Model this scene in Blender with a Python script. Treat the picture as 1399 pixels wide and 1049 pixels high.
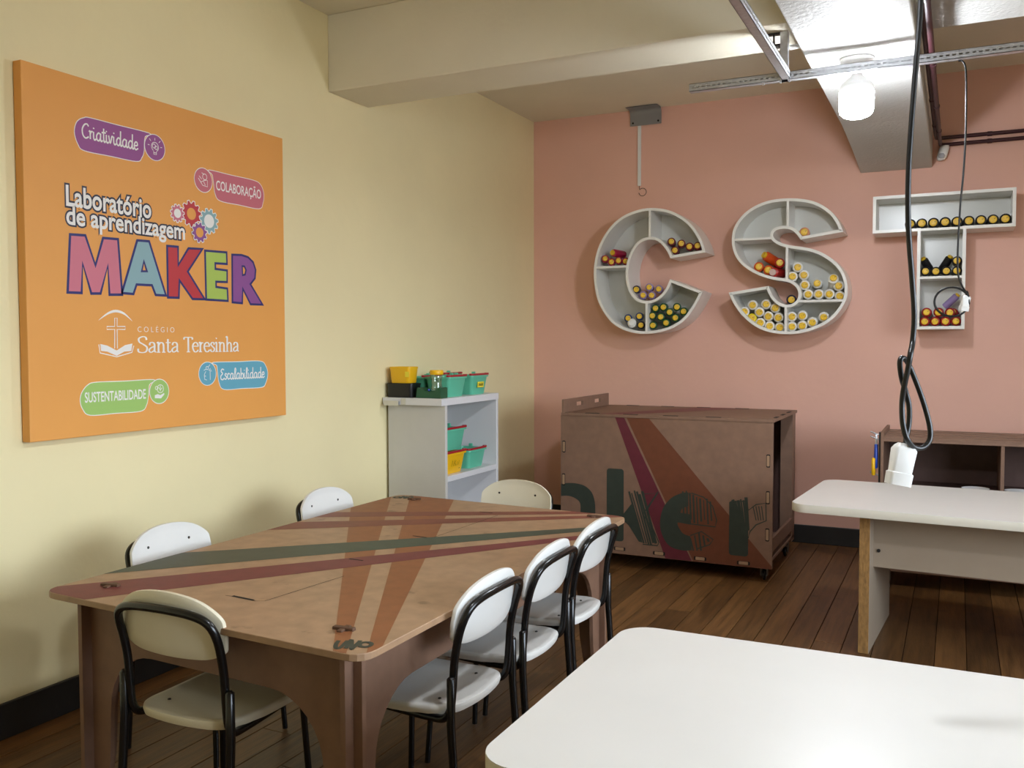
import bpy, bmesh, math, random
from mathutils import Vector, Matrix
from mathutils.geometry import tessellate_polygon
random.seed(4)
for o in list(bpy.data.objects): bpy.data.objects.remove(o)
S = bpy.context.scene
COL = S.collection

# ------------------------------------------------------------------ camera
W, H, F = 1399, 1049, 1246.778
CR = (Vector((0.8986, 0.4389, -0.0023)), Vector((-0.0174, 0.0408, 0.9990)), Vector((0.4385, -0.8976, 0.0443)))
CP = Vector((3.3561, -7.3151, 1.55))
cd = bpy.data.cameras.new('camera'); cam = bpy.data.objects.new('camera', cd); COL.objects.link(cam)
cd.sensor_width = 36; cd.lens = F / W * 36; cd.clip_start = .05
cam.matrix_world = Matrix(((CR[0].x, CR[1].x, CR[2].x, CP.x), (CR[0].y, CR[1].y, CR[2].y, CP.y), (CR[0].z, CR[1].z, CR[2].z, CP.z), (0, 0, 0, 1)))
S.camera = cam
def ray(px, py): return CR[0] * ((px - W / 2) / F) - CR[1] * ((py - H / 2) / F) - CR[2]
def at(px, py, x=None, y=None, z=None):          # a measured photo point on a known wall / table plane
    r = ray(px, py)
    t = (x - CP.x) / r.x if x is not None else (y - CP.y) / r.y if y is not None else (z - CP.z) / r.z
    return CP + r * t

# ------------------------------------------------------------------ light
S.view_settings.view_transform = 'Standard'; S.view_settings.look = 'None'
S.view_settings.gamma = 1; S.view_settings.use_curve_mapping = False
S.view_settings.exposure = 1.15
BULB = 112.0
wd = bpy.data.worlds.new('world'); S.world = wd; wd.use_nodes = True
WN = wd.node_tree.nodes; WL = wd.node_tree.links                # overcast sky above the horizon, darker ground below it
w1 = WN.new('ShaderNodeTexCoord'); w2 = WN.new('ShaderNodeSeparateXYZ'); w3 = WN.new('ShaderNodeMapRange'); w4 = WN.new('ShaderNodeMix'); w4.data_type = 'RGBA'
WL.new(w1.outputs['Generated'], w2.inputs[0]); WL.new(w2.outputs['Z'], w3.inputs[0]); w3.inputs[1].default_value = -.02; w3.inputs[2].default_value = .03
WL.new(w3.outputs[0], w4.inputs[0]); w4.inputs[6].default_value = (.10, .095, .085, 1); w4.inputs[7].default_value = (.76, .87, 1, 1)
WL.new(w4.outputs[2], WN['Background'].inputs[0]); WN['Background'].inputs[1].default_value = 8.0
WY0, WY1, WZ0, WZ1 = -7.3, -3.6, .95, 2.75          # the daylight window in the right wall, outside the photo
pl = bpy.data.lights.new('window_portal', 'AREA'); pl.shape = 'RECTANGLE'; pl.size = WZ1 - WZ0; pl.size_y = WY1 - WY0; pl.cycles.is_portal = True
po = bpy.data.objects.new('window_portal', pl); COL.objects.link(po); po.location = (6.7, (WY0 + WY1) / 2, (WZ0 + WZ1) / 2); po.rotation_euler = (0, math.radians(90), 0)

# ------------------------------------------------------------------ materials
def srgb(r, g, b):
    f = lambda c: (c / 255 / 12.92) if c / 255 <= .04045 else ((c / 255 + .055) / 1.055) ** 2.4
    return (f(r), f(g), f(b), 1)
MATS = {}
def mat(name, col, rough=.5, metal=0, var=.0, scale=8, bump=0, bscale=60, emit=0, trans=0, spec=.5, stretch=(1, 1, 1), objvar=0, spots=None):
    if name in MATS: return MATS[name]
    m = bpy.data.materials.new(name); m.use_nodes = True; nt = m.node_tree; N = nt.nodes; L = nt.links
    b = N['Principled BSDF']
    b.inputs['Roughness'].default_value = rough; b.inputs['Metallic'].default_value = metal
    b.inputs['Specular IOR Level'].default_value = spec
    if trans: b.inputs['Transmission Weight'].default_value = trans; b.inputs['IOR'].default_value = 1.35
    c = srgb(*col)
    b.inputs['Base Color'].default_value = c
    if emit:
        b.inputs['Emission Color'].default_value = c; b.inputs['Emission Strength'].default_value = emit
    tc = N.new('ShaderNodeTexCoord'); mp = N.new('ShaderNodeMapping'); L.new(tc.outputs['Object'], mp.inputs[0])
    mp.inputs['Scale'].default_value = stretch
    out = None
    if var:
        nz = N.new('ShaderNodeTexNoise'); nz.inputs['Scale'].default_value = scale; nz.inputs['Detail'].default_value = 8
        L.new(mp.outputs[0], nz.inputs['Vector'])
        rp = N.new('ShaderNodeValToRGB'); L.new(nz.outputs[0], rp.inputs[0])
        rp.color_ramp.elements[0].position = .3; rp.color_ramp.elements[1].position = .7
        rp.color_ramp.elements[0].color = tuple(x * (1 - var) for x in c[:3]) + (1,)
        rp.color_ramp.elements[1].color = tuple(min(1, x * (1 + var)) for x in c[:3]) + (1,)
        out = rp.outputs[0]
    if objvar:
        oi = N.new('ShaderNodeObjectInfo'); mr = N.new('ShaderNodeMapRange')
        mr.inputs[3].default_value = 1 - objvar; mr.inputs[4].default_value = 1 + objvar; L.new(oi.outputs['Random'], mr.inputs[0])
        mx = N.new('ShaderNodeMix'); mx.data_type = 'RGBA'; mx.blend_type = 'MULTIPLY'; mx.inputs[0].default_value = 1
        if out: L.new(out, mx.inputs[6])
        else: mx.inputs[6].default_value = c
        L.new(mr.outputs[0], mx.inputs[7]); out = mx.outputs[2]
        va = N.new('ShaderNodeVectorMath'); va.operation = 'ADD'; mu = N.new('ShaderNodeMath'); mu.operation = 'MULTIPLY'; mu.inputs[1].default_value = 37
        L.new(oi.outputs['Random'], mu.inputs[0]); L.new(tc.outputs['Object'], va.inputs[0]); L.new(mu.outputs[0], va.inputs[1]); L.new(va.outputs[0], mp.inputs[0])
    if spots:
        n2 = N.new('ShaderNodeTexNoise'); n2.inputs['Scale'].default_value = spots[1]; n2.inputs['Detail'].default_value = 3
        L.new(tc.outputs['Object'], n2.inputs['Vector'])
        r2 = N.new('ShaderNodeValToRGB'); r2.color_ramp.elements[0].position = spots[2]; r2.color_ramp.elements[1].position = spots[2] + .06
        L.new(n2.outputs[0], r2.inputs[0])
        m2 = N.new('ShaderNodeMix'); m2.data_type = 'RGBA'; m2.inputs[7].default_value = srgb(*spots[0])
        mm = N.new('ShaderNodeMath'); mm.operation = 'MULTIPLY'; mm.inputs[1].default_value = spots[3]
        L.new(r2.outputs[0], mm.inputs[0]); L.new(mm.outputs[0], m2.inputs[0])
        if out: L.new(out, m2.inputs[6])
        else: m2.inputs[6].default_value = c
        out = m2.outputs[2]
    if out: L.new(out, b.inputs['Base Color'])
    if bump:
        n3 = N.new('ShaderNodeTexNoise'); n3.inputs['Scale'].default_value = bscale; n3.inputs['Detail'].default_value = 4
        L.new(mp.outputs[0], n3.inputs['Vector'])
        bp = N.new('ShaderNodeBump'); bp.inputs['Strength'].default_value = bump; bp.inputs['Distance'].default_value = .01
        L.new(n3.outputs[0], bp.inputs['Height']); L.new(bp.outputs[0], b.inputs['Normal'])
    MATS[name] = m
    return m

m_cream = mat('cream_paint', (241, 228, 181), .55, var=.03, scale=1.5, bump=.25, bscale=14)
m_pink = mat('pink_paint', (230, 180, 160), .55, var=.03, scale=1.5, bump=.2, bscale=16, spots=((176, 118, 92), 2.1, .72, .35))
m_ceil = mat('ceiling_paint', (231, 224, 203), .7, var=.03, scale=2, bump=.15, bscale=30)
m_beam = mat('beam_paint', (200, 199, 194), .65, var=.03, scale=3, bump=.5, bscale=55)
m_plank = mat('floor_wood', (108, 75, 42), .38, var=.35, scale=5, stretch=(9, .6, 9), objvar=.3, bump=.15, bscale=20, spots=((48, 32, 20), 2.2, .6, .55))
m_sub = mat('subfloor_dark', (22, 15, 10), .9)
m_base = mat('baseboard_black', (38, 36, 35), .45, var=.15, scale=6, spots=((90, 84, 76), 9, .7, .4))
m_mdf = mat('mdf_board', (164, 132, 102), .45, var=.12, scale=16, bump=.05, bscale=200, spots=((96, 72, 52), 11, .66, .5))
m_mdfd = mat('mdf_carcass', (130, 99, 80), .55, var=.08, scale=18, spots=((90, 68, 56), 9, .72, .3))
m_mdfe = mat('mdf_burnt_edge', (92, 64, 46), .6, var=.2, scale=30)
m_dark = mat('dark_slot', (20, 16, 15), .8)
m_pgreen = mat('print_green', (62, 74, 62), .5, var=.1, scale=20)
m_pgreen2 = mat('print_dark_green', (48, 56, 48), .5, var=.1, scale=20)
m_pwine = mat('print_wine', (112, 46, 50), .5, var=.1, scale=20)
m_pwine2 = mat('print_burgundy', (96, 32, 44), .5, var=.08, scale=20)
m_porange = mat('print_rust', (140, 86, 50), .5, var=.1, scale=20)
m_pred = mat('print_brick_red', (122, 64, 50), .5, var=.1, scale=20)
m_pbrown = mat('print_brown', (106, 58, 36), .5, var=.08, scale=20)
m_white = mat('white_laminate', (226, 224, 218), .32, var=.015, scale=4)
m_whiteedge = mat('cream_edge_band', (222, 216, 200), .45, var=.03, scale=6)
m_apron = mat('apron_laminate_shaded', (156, 140, 121), .5, var=.03)  # beige laminate, darkened to carry the shade under the tabletop
m_worn = mat('worn_raw_chipboard_edge', (150, 112, 62), .75, var=.3, scale=24, stretch=(3, 3, 1), bump=.3)
m_chairw = mat('white_plastic', (232, 231, 226), .28, var=.02, scale=6, bump=.02)
m_chairc = mat('aged_cream_plastic', (224, 216, 192), .3, var=.03, scale=6)
m_tube = mat('black_enamel_tube', (14, 14, 15), .25)
m_rivet = mat('dull_rivet', (70, 68, 64), .4, .8)
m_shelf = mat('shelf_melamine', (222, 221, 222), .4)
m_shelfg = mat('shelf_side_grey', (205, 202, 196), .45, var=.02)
m_lshelf = mat('letter_shelf_white', (238, 236, 230), .3, var=.02)
m_lback = mat('letter_shelf_back', (222, 222, 215), .25)
m_teal = mat('teal_plastic', (98, 190, 158), .35)
m_tealin = m_teal
m_redpl = mat('red_plastic', (170, 24, 40), .35)
m_yel = mat('yellow_plastic', (240, 186, 22), .35)
m_blackpl = mat('black_plastic', (18, 18, 20), .4)
m_dgreen = mat('dark_green_plastic', (28, 84, 56), .4)
m_glass = bpy.data.materials.new('clear_plastic'); m_glass.use_nodes = True; N_ = m_glass.node_tree.nodes; N_.remove(N_['Principled BSDF'])
t1 = N_.new('ShaderNodeBsdfTransparent'); t1.inputs[0].default_value = (.9, .94, .92, 1); t2 = N_.new('ShaderNodeBsdfGlossy'); t2.inputs['Roughness'].default_value = .06; t3 = N_.new('ShaderNodeMixShader')
t3.inputs[0].default_value = .13
m_glass.node_tree.links.new(t1.outputs[0], t3.inputs[1]); m_glass.node_tree.links.new(t2.outputs[0], t3.inputs[2]); m_glass.node_tree.links.new(t3.outputs[0], N_['Material Output'].inputs[0])
m_galv = mat('galvanised_steel', (190, 192, 196), .32, .85, var=.12, scale=40)
m_greyst = mat('grey_painted_steel', (150, 150, 152), .45, .4)
m_whitepl = mat('white_pvc', (232, 231, 228), .35)
m_burg = mat('burgundy_conduit', (60, 24, 32), .5)
m_cable = mat('black_cable', (16, 17, 19), .35)
m_castor = mat('castor_grey', (120, 120, 122), .35, .5)
m_emit = mat('lit_diffuser', (240, 246, 255), .4, emit=BULB)
m_lens = mat('lens_grey', (180, 180, 184), .15)
m_blue = mat('blue_handle', (30, 66, 160), .35)
m_capy = mat('cap_yellow', (232, 190, 40), .4, spots=((120, 80, 10), 60, .62, .8))
m_label = mat('sticker_yellow', (240, 220, 60), .5)
m_tape = mat('clear_tape', (214, 210, 196), .25)
BC = {n: mat('paint_' + n, c, .35) for n, c in dict(maroon=(110, 20, 40), crimson=(168, 26, 66), navy=(34, 36, 66), lilac=(150, 130, 180), blue=(30, 62, 120),
      green=(22, 78, 48), white=(238, 236, 230), peach=(222, 150, 110), orange=(214, 84, 30), red=(176, 34, 30), yellow=(226, 206, 30), black=(24, 24, 26), clear=(205, 205, 200), cherry=(150, 16, 26)).items()}

# ------------------------------------------------------------------ mesh helpers
class MB:
    def __init__(s): s.v = []; s.f = []
    def add(s, vs, fs):
        n = len(s.v); s.v += [tuple(v) for v in vs]; s.f += [tuple(i + n for i in f) for f in fs]; return s
    def box(s, x0, x1, y0, y1, z0, z1):
        return s.add([(x0, y0, z0), (x1, y0, z0), (x1, y1, z0), (x0, y1, z0), (x0, y0, z1), (x1, y0, z1), (x1, y1, z1), (x0, y1, z1)],
                     [(3, 2, 1, 0), (4, 5, 6, 7), (0, 1, 5, 4), (1, 2, 6, 5), (2, 3, 7, 6), (3, 0, 4, 7)])
    def tube(s, pts, r, n=10, cap=True):
        pts = [Vector(p) for p in pts]; rings = []; prev = None
        for i, p in enumerate(pts):
            d = ((pts[min(i + 1, len(pts) - 1)] - p).normalized() + (p - pts[max(i - 1, 0)]).normalized())
            d = d.normalized() if d.length > 1e-6 else Vector((0, 0, 1))
            if prev is None: u = d.orthogonal().normalized()
            else: u = (prev - d * prev.dot(d)); u = u.normalized() if u.length > 1e-6 else d.orthogonal().normalized()
            prev = u; w = d.cross(u); rr = r[i] if isinstance(r, (list, tuple)) else r
            rings.append([p + (u * math.cos(a) + w * math.sin(a)) * rr for a in [2 * math.pi * k / n for k in range(n)]])
        vs = [v for g in rings for v in g]; fs = []
        for i in range(len(pts) - 1):
            for k in range(n): fs.append((i * n + k, i * n + (k + 1) % n, (i + 1) * n + (k + 1) % n, (i + 1) * n + k))
        if cap: fs.append(tuple(range(n - 1, -1, -1))); fs.append(tuple((len(pts) - 1) * n + k for k in range(n)))
        return s.add(vs, fs)
    def lathe(s, prof, n=20, mp=lambda x, y, z: (x, y, z)):
        vs = []; fs = []
        for r, z in prof:
            for k in range(n):
                a = 2 * math.pi * k / n; vs.append(mp(r * math.cos(a), r * math.sin(a), z))
        for i in range(len(prof) - 1):
            for k in range(n): fs.append((i * n + k, i * n + (k + 1) % n, (i + 1) * n + (k + 1) % n, (i + 1) * n + k))
        if prof[0][0] > 1e-5: fs.append(tuple(range(n - 1, -1, -1)))
        if prof[-1][0] > 1e-5: fs.append(tuple((len(prof) - 1) * n + k for k in range(n)))
        return s.add(vs, fs)
    def prism(s, loops, d0, d1, mp):
        if not isinstance(loops[0][0], (list, tuple, Vector)): loops = [loops]
        loops = [[(p[0], p[1]) for p in lp] for lp in loops]
        flat = [p for lp in loops for p in lp]
        tris = tessellate_polygon([[Vector((p[0], p[1], 0)) for p in lp] for lp in loops])
        n = len(flat); vs = [mp(a, b, d0) for a, b in flat] + [mp(a, b, d1) for a, b in flat]; fs = []
        for t in tris: fs.append(tuple(t)); fs.append(tuple(i + n for i in reversed(t)))
        k = 0
        for lp in loops:
            m = len(lp)
            for i in range(m): fs.append((k + i, k + (i + 1) % m, n + k + (i + 1) % m, n + k + i))
            k += m
        return s.add(vs, fs)
    def build(s, name, m, parent=None, smooth=None, bevel=0, label=None, kind=None, seg=2):
        me = bpy.data.meshes.new(name); bm = bmesh.new()
        V = [bm.verts.new(v) for v in s.v]
        for f in s.f:
            try: bm.faces.new([V[i] for i in f])
            except ValueError: pass
        bmesh.ops.remove_doubles(bm, verts=bm.verts, dist=1e-6)
        bmesh.ops.recalc_face_normals(bm, faces=bm.faces)
        if bevel:
            ed = [e for e in bm.edges if len(e.link_faces) == 2 and e.calc_face_angle(0) > .7]
            bmesh.ops.bevel(bm, geom=ed, offset=bevel, segments=seg, affect='EDGES', profile=.5)
        bm.to_mesh(me); bm.free()
        if smooth is not None:
            me.shade_smooth(); me.set_sharp_from_angle(angle=math.radians(smooth))
        me.materials.append(m)
        o = bpy.data.objects.new(name, me); COL.objects.link(o)
        if parent: o.parent = parent
        if label: o['label'] = label
        if kind: o['kind'] = kind
        return o
def thing(name, label, cat, loc=(0, 0, 0), rz=0, group=None):
    o = bpy.data.objects.new(name, None); COL.objects.link(o); o.location = loc; o.rotation_euler = (0, 0, rz); o.empty_display_size = .05
    return tag(o, label, cat, group)
def tag(o, label, cat, group=None):
    o['label'] = label; o['category'] = cat
    if group: o['group'] = group
    return o
def struct(o, label=None, cat=None):
    o['kind'] = 'structure'
    if label: o['label'] = label
    if cat: o['category'] = cat
    return o
def copy_tree(o, parent=None):
    c = o.copy(); COL.objects.link(c); c.parent = parent
    for ch in list(o.children): copy_tree(ch, c)
    return c
def smooth_path(pts, n=6, closed=False):
    pts = [Vector(p) for p in pts]; out = []; m = len(pts)
    rng = range(m if closed else m - 1)
    for i in rng:
        g = (lambda k: pts[k % m]) if closed else (lambda k: pts[min(max(k, 0), m - 1)])
        p0, p1, p2, p3 = g(i - 1), g(i), g(i + 1), g(i + 2)
        for k in range(n):
            t = k / n
            out.append(.5 * ((2 * p1) + (p2 - p0) * t + (2 * p0 - 5 * p1 + 4 * p2 - p3) * t * t + (3 * p1 - p0 - 3 * p2 + p3) * t ** 3))
    if not closed: out.append(pts[-1])
    return out
def area2(lp): return sum(lp[i][0] * lp[(i + 1) % len(lp)][1] - lp[(i + 1) % len(lp)][0] * lp[i][1] for i in range(len(lp)))
def offset(lp, d):                                 # positive d grows the loop
    lp = [Vector((p[0], p[1])) for p in lp]
    sg = 1 if area2(lp) > 0 else -1; n = len(lp); out = []
    for i in range(n):
        a = (lp[i] - lp[i - 1]).normalized(); b = (lp[(i + 1) % n] - lp[i]).normalized()
        na = Vector((a.y, -a.x)) * sg; nb = Vector((b.y, -b.x)) * sg; m = na + nb
        if m.length < 1e-4: m = na
        m.normalize(); c = max(.45, m.dot(na)); out.append(lp[i] + m * (d / c))
    return [(p.x, p.y) for p in out]
def rrect(x0, x1, y0, y1, r, n=6):
    o = []
    for cx, cy, a0 in ((x1 - r, y0 + r, -90), (x1 - r, y1 - r, 0), (x0 + r, y1 - r, 90), (x0 + r, y0 + r, 180)):
        for k in range(n + 1):
            a = math.radians(a0 + 90 * k / n); o.append((cx + r * math.cos(a), cy + r * math.sin(a)))
    return o
def dense(lp, m=.12):
    out = []
    for i in range(len(lp)):
        a, b = Vector(lp[i]), Vector(lp[(i + 1) % len(lp)]); k = max(1, int((b - a).length / m))
        out += [tuple(a.lerp(b, q / k)) for q in range(k)]
    return out
def circ(cx, cy, rx, ry=None, n=28):
    ry = ry or rx
    return [(cx + rx * math.cos(2 * math.pi * k / n), cy + ry * math.sin(2 * math.pi * k / n)) for k in range(n)]
def ribbon(mb, pts, w, mp, d0, d1, contrast=None):
    pts = [Vector((p[0], p[1])) for p in pts]
    L = []; R = []
    for i, p in enumerate(pts):
        d = (pts[min(i + 1, len(pts) - 1)] - pts[max(i - 1, 0)])
        d = d.normalized() if d.length > 1e-9 else Vector((1, 0))
        ww = w if contrast is None else contrast + (w - contrast) * abs(d.y) ** 1.3
        nn = Vector((-d.y, d.x)) * ww / 2; L.append(p + nn); R.append(p - nn)
    for i in range(len(pts) - 1):
        q = [L[i], L[i + 1], R[i + 1], R[i]]
        dd = d1 + len(mb.f) * 2.5e-6
        mb.add([mp(a.x, a.y, dd) for a in q], [(0, 1, 2, 3)])
    return mb
def clip(poly, quad):                              # Sutherland-Hodgman, quad counter-clockwise
    out = [Vector(p) for p in poly]
    for i in range(len(quad)):
        a = Vector(quad[i]); b = Vector(quad[(i + 1) % len(quad)]); inp = out; out = []
        side = lambda p: (b - a).x * (p - a).y - (b - a).y * (p - a).x
        for k in range(len(inp)):
            p, q = inp[k - 1], inp[k]; sp, sq = side(p), side(q)
            if (sp >= 0) != (sq >= 0): out.append(p + (q - p) * (sp / (sp - sq)))
            if sq >= 0: out.append(q)
        if not out: return []
    return [(p.x, p.y) for p in out]
XZ = lambda yy: (lambda a, b, d: (a, yy + d, b))
YZ = lambda xx: (lambda a, b, d: (xx + d, a, b))
XY = lambda zz: (lambda a, b, d: (a, b, zz + d))

# ------------------------------------------------------------------ the room
RX, RY, CZ = 6.6, -10.0, 3.475
fl = struct(MB().box(0, RX, RY, 0, -.06, -.012).build('floor', m_sub), 'dark varnished wooden plank floor', 'floor')
pw = .1425; cache = {}
i = 0; x = 0.0
while x < RX - .01:
    w = min(pw, RX - x); cuts = [RY]; y = RY + random.uniform(.6, 3)
    while y < -.5: cuts.append(y); y += random.uniform(2.6, 4.6)
    cuts.append(0)
    for a, b in zip(cuts, cuts[1:]):
        o = MB().box(0, w - .0035, a + .0015, b - .0015, -.012, random.uniform(-.0012, .0)).build('plank', m_plank, fl, bevel=.0012, seg=1)
        o.location = (x + .00175, 0, 0)
    x += pw; i += 1
struct(MB().box(-.15, 0, RY, .15, -.06, CZ + .2).build('wall_left', m_cream), 'cream painted plaster wall behind the orange sign', 'wall')
struct(MB().box(0, RX, 0, .15, -.06, CZ + .2).build('wall_back', m_pink), 'pink painted wall behind the letter shelves', 'wall')
mb = MB().box(RX, RX + .15, RY, WY0, -.06, CZ + .2).box(RX, RX + .15, WY1, .15, -.06, CZ + .2).box(RX, RX + .15, WY0, WY1, -.06, WZ0).box(RX, RX + .15, WY0, WY1, WZ1, CZ + .2)
struct(mb.build('wall_right', m_cream), 'cream painted wall with the window', 'wall')
wn = struct(MB().box(RX - .02, RX + .02, WY0 - .03, WY1 + .03, WZ0 - .05, WZ0).build('window_1', m_whitepl), 'wide white framed window in the right wall', 'window')
for a in range(5):
    yy = WY0 + (WY1 - WY0) * a / 4; MB().box(RX + .03, RX + .07, max(WY0, yy - .025), min(WY1, yy + .025), WZ0, WZ1).build('window_frame', m_whitepl, wn)
MB().box(RX + .03, RX + .07, WY0, WY1, WZ1 - .05, WZ1).build('window_frame', m_whitepl, wn); MB().box(RX + .03, RX + .07, WY0, WY1, WZ0, WZ0 + .05).build('window_frame', m_whitepl, wn)
mg = bpy.data.materials.new('window_glass'); mg.use_nodes = True; N_ = mg.node_tree.nodes; N_.remove(N_['Principled BSDF'])
t1 = N_.new('ShaderNodeBsdfTransparent'); t2 = N_.new('ShaderNodeBsdfGlossy'); t2.inputs['Roughness'].default_value = .02; t3 = N_.new('ShaderNodeMixShader'); t3.inputs[0].default_value = .06
mg.node_tree.links.new(t1.outputs[0], t3.inputs[1]); mg.node_tree.links.new(t2.outputs[0], t3.inputs[2]); mg.node_tree.links.new(t3.outputs[0], N_['Material Output'].inputs[0])
for a in range(4):
    y0, y1 = WY0 + (WY1 - WY0) * a / 4 + .025, WY0 + (WY1 - WY0) * (a + 1) / 4 - .025; MB().box(RX + .048, RX + .052, y0, y1, WZ0 + .05, WZ1 - .05).build('pane', mg, wn)
struct(MB().box(-.15, RX + .15, RY - .15, RY, -.06, CZ + .2).build('wall_front', m_cream), 'cream painted wall behind the viewer', 'wall')
struct(MB().box(-.15, RX + .15, RY - .15, .15, CZ, CZ + .15).build('ceiling', m_ceil), 'off-white painted concrete ceiling', 'ceiling')
struct(MB().box(0, 2.68, -2.9, -2.5, 3.03, CZ).build('trim_1', m_ceil, bevel=.006), 'cream concrete cross beam meeting the left wall', 'beam')
struct(MB().box(3.16, RX, -2.9, -2.5, 3.03, CZ).build('trim_2', m_beam, bevel=.006), 'white cross beam right of the ridge beam', 'beam')
struct(MB().box(0, 2.68, -7.3, -6.9, 3.03, CZ).build('trim_3', m_ceil, bevel=.006), 'cream cross beam above the viewer', 'beam')
struct(MB().box(3.16, RX, -7.3, -6.9, 3.03, CZ).build('trim_4', m_beam, bevel=.006), 'white cross beam above the viewer on the right', 'beam')
mb = MB().prism([(RY, 2.9), (-1.24, 2.9), (-.6, 2.865), (0, 2.812), (0, CZ), (RY, CZ)], 2.68, 3.165, lambda a, b, d: (d, a, b))
struct(mb.build('trim_5', m_beam, bevel=.008), 'white concrete beam carrying the lamp and dropping at the pink wall', 'beam')
struct(MB().box(0, .018, RY, 0, 0, .142).build('baseboard_left', m_base, bevel=.004), 'black painted baseboard along the cream wall', 'baseboard')
struct(MB().box(.018, RX, -.018, 0, 0, .14).build('baseboard_back', m_base, bevel=.004), 'black painted baseboard along the pink wall', 'baseboard')

# ------------------------------------------------------------------ orange sign
PY0, PY1, PZ0, PZ1 = -4.91, -3.371, 1.161, 2.662
sign = thing('wall_sign', 'large square orange printed sign reading MAKER on the cream wall', 'sign', (0, -4.14, 1.161))
def SM(a, b, d): return (.05 + d, a + 4.14, b - 1.161)
mb = MB().box(.004, .05, PY0 + 4.14, PY1 + 4.14, 0, PZ1 - PZ0)
panel = mb.build('board', mat('orange_canvas', (236, 166, 84), .55, var=.02, scale=3), sign, bevel=.003)
MB().box(.004, .02, -.02, -.012, 1.501, 1.509).build('nail', m_dark, sign)
def pp(px, py): v = at(px, py, x=.05); return (v.y, v.z)
c1 = lambda p: pp(80 + p[0] / 4.663, 240 + p[1] / 4.663)
c2 = lambda p: pp(80 + p[0] / 4.663, 140 + p[1] / 4.663)
c3 = lambda p: pp(80 + p[0] / 4.513, 420 + p[1] / 4.513)
pm = lambda n, c: mat('ink_' + n, c, .5)
i_white = pm('white', (244, 242, 238)); i_navy = pm('navy', (38, 44, 112)); i_ink = pm('ink', (44, 46, 66))
def flat(name, loops, m, lay, parent=sign):
    return MB().prism(loops, lay * .0004, lay * .0004 + .0004, SM).build(name, m, parent)
def badge(name, tr, pill, c, r, col, side):
    col = pm(name, col)
    lp = [tr(p) for p in pill]; sp = [(p.x, p.y) for p in smooth_path([(a, b, 0) for a, b in lp], 5, True)]
    o = flat('badge', offset(sp, .0035), i_white, 1); flat('badge_fill', sp, col, 2, o)
    cc = tr(c); rr = abs(tr((c[0], c[1] - r))[1] - cc[1])
    o2 = flat('badge_disc', circ(*cc, rr + .0035), i_white, 3); flat('badge_disc_fill', circ(*cc, rr), col, 4, o2)
    return o, o2, cc, rr
b1 = badge('purple', c2, [(160, 100), (200, 100), (380, 147), (575, 197), (550, 215), (543, 260), (542, 310), (528, 350), (495, 373), (330, 340), (165, 305), (125, 265), (103, 195), (110, 140), (130, 112)], (612, 287), 80, (154, 80, 146), 1)
b2 = badge('rose', c2, [(960, 432), (1100, 465), (1240, 497), (1285, 525), (1305, 580), (1300, 640), (1275, 675), (1150, 651), (1030, 625), (998, 580), (988, 510), (980, 460)], (921, 495), 75, (206, 112, 126), 0)
b3 = badge('leaf', c3, [(585, 447), (400, 456), (230, 463), (180, 480), (145, 525), (135, 575), (150, 625), (195, 662), (350, 650), (505, 637), (540, 600), (552, 540), (558, 475)], (620, 517), 73, (164, 204, 112), 1)
b4 = badge('sky', c3, [(955, 340), (1100, 336), (1240, 332), (1275, 360), (1288, 410), (1275, 465), (1250, 490), (1130, 497), (1020, 503), (990, 460), (981, 390), (975, 355)], (917, 408), 70, (104, 174, 196), 0)

HAND = {'C': ([[(.95, 1.5), (.75, 1.75), (.4, 1.6), (.12, 1.0), (.2, .3), (.55, 0), (.95, .25)]], 1.0),
 'r': ([[(0, .85), (.12, 1.0), (.15, .5), (.15, 0)], [(.15, .6), (.3, .95), (.5, .95)]], .5),
 'i': ([[(.1, 1), (.1, .25), (.25, 0), (.42, .2)], [(.1, 1.35), (.14, 1.5)]], .42),
 'a': ([[(.6, .85), (.35, 1.0), (.08, .6), (.15, .1), (.4, .05), (.6, .5), (.62, 1.0), (.6, .3), (.7, 0), (.88, .2)]], .85),
 't': ([[(.2, 1.7), (.18, .4), (.28, 0), (.45, .2)], [(-.08, 1.15), (.5, 1.22)]], .45),
 'v': ([[(0, 1), (.2, .05), (.45, .95), (.62, .9)]], .6),
 'd': ([[(.6, .8), (.35, 1.0), (.08, .6), (.15, .1), (.4, .05), (.6, .6), (.66, 1.9), (.62, .3), (.72, 0), (.88, .2)]], .85),
 'e': ([[(.05, .5), (.5, .6), (.45, .98), (.2, .95), (.05, .45), (.25, 0), (.62, .25)]], .62),
 'E': ([[(.8, 1.6), (.45, 1.75), (.2, 1.4), (.5, 1.0), (.15, .6), (.2, .1), (.55, 0), (.85, .3)]], .85),
 's': ([[(.5, .85), (.25, 1.0), (.12, .75), (.42, .4), (.3, .05), (0, .1)]], .55),
 'c': ([[(.5, .85), (.25, 1.0), (.05, .55), (.2, .05), (.55, .2)]], .55),
 'l': ([[(.05, .3), (.35, 1.5), (.22, 1.85), (.12, 1.4), (.15, .3), (.28, 0), (.42, .2)]], .42),
 'b': ([[(.1, 1.85), (.1, .1), (.12, .5), (.35, .95), (.6, .6), (.45, .05), (.12, .1)]], .68)}
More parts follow.
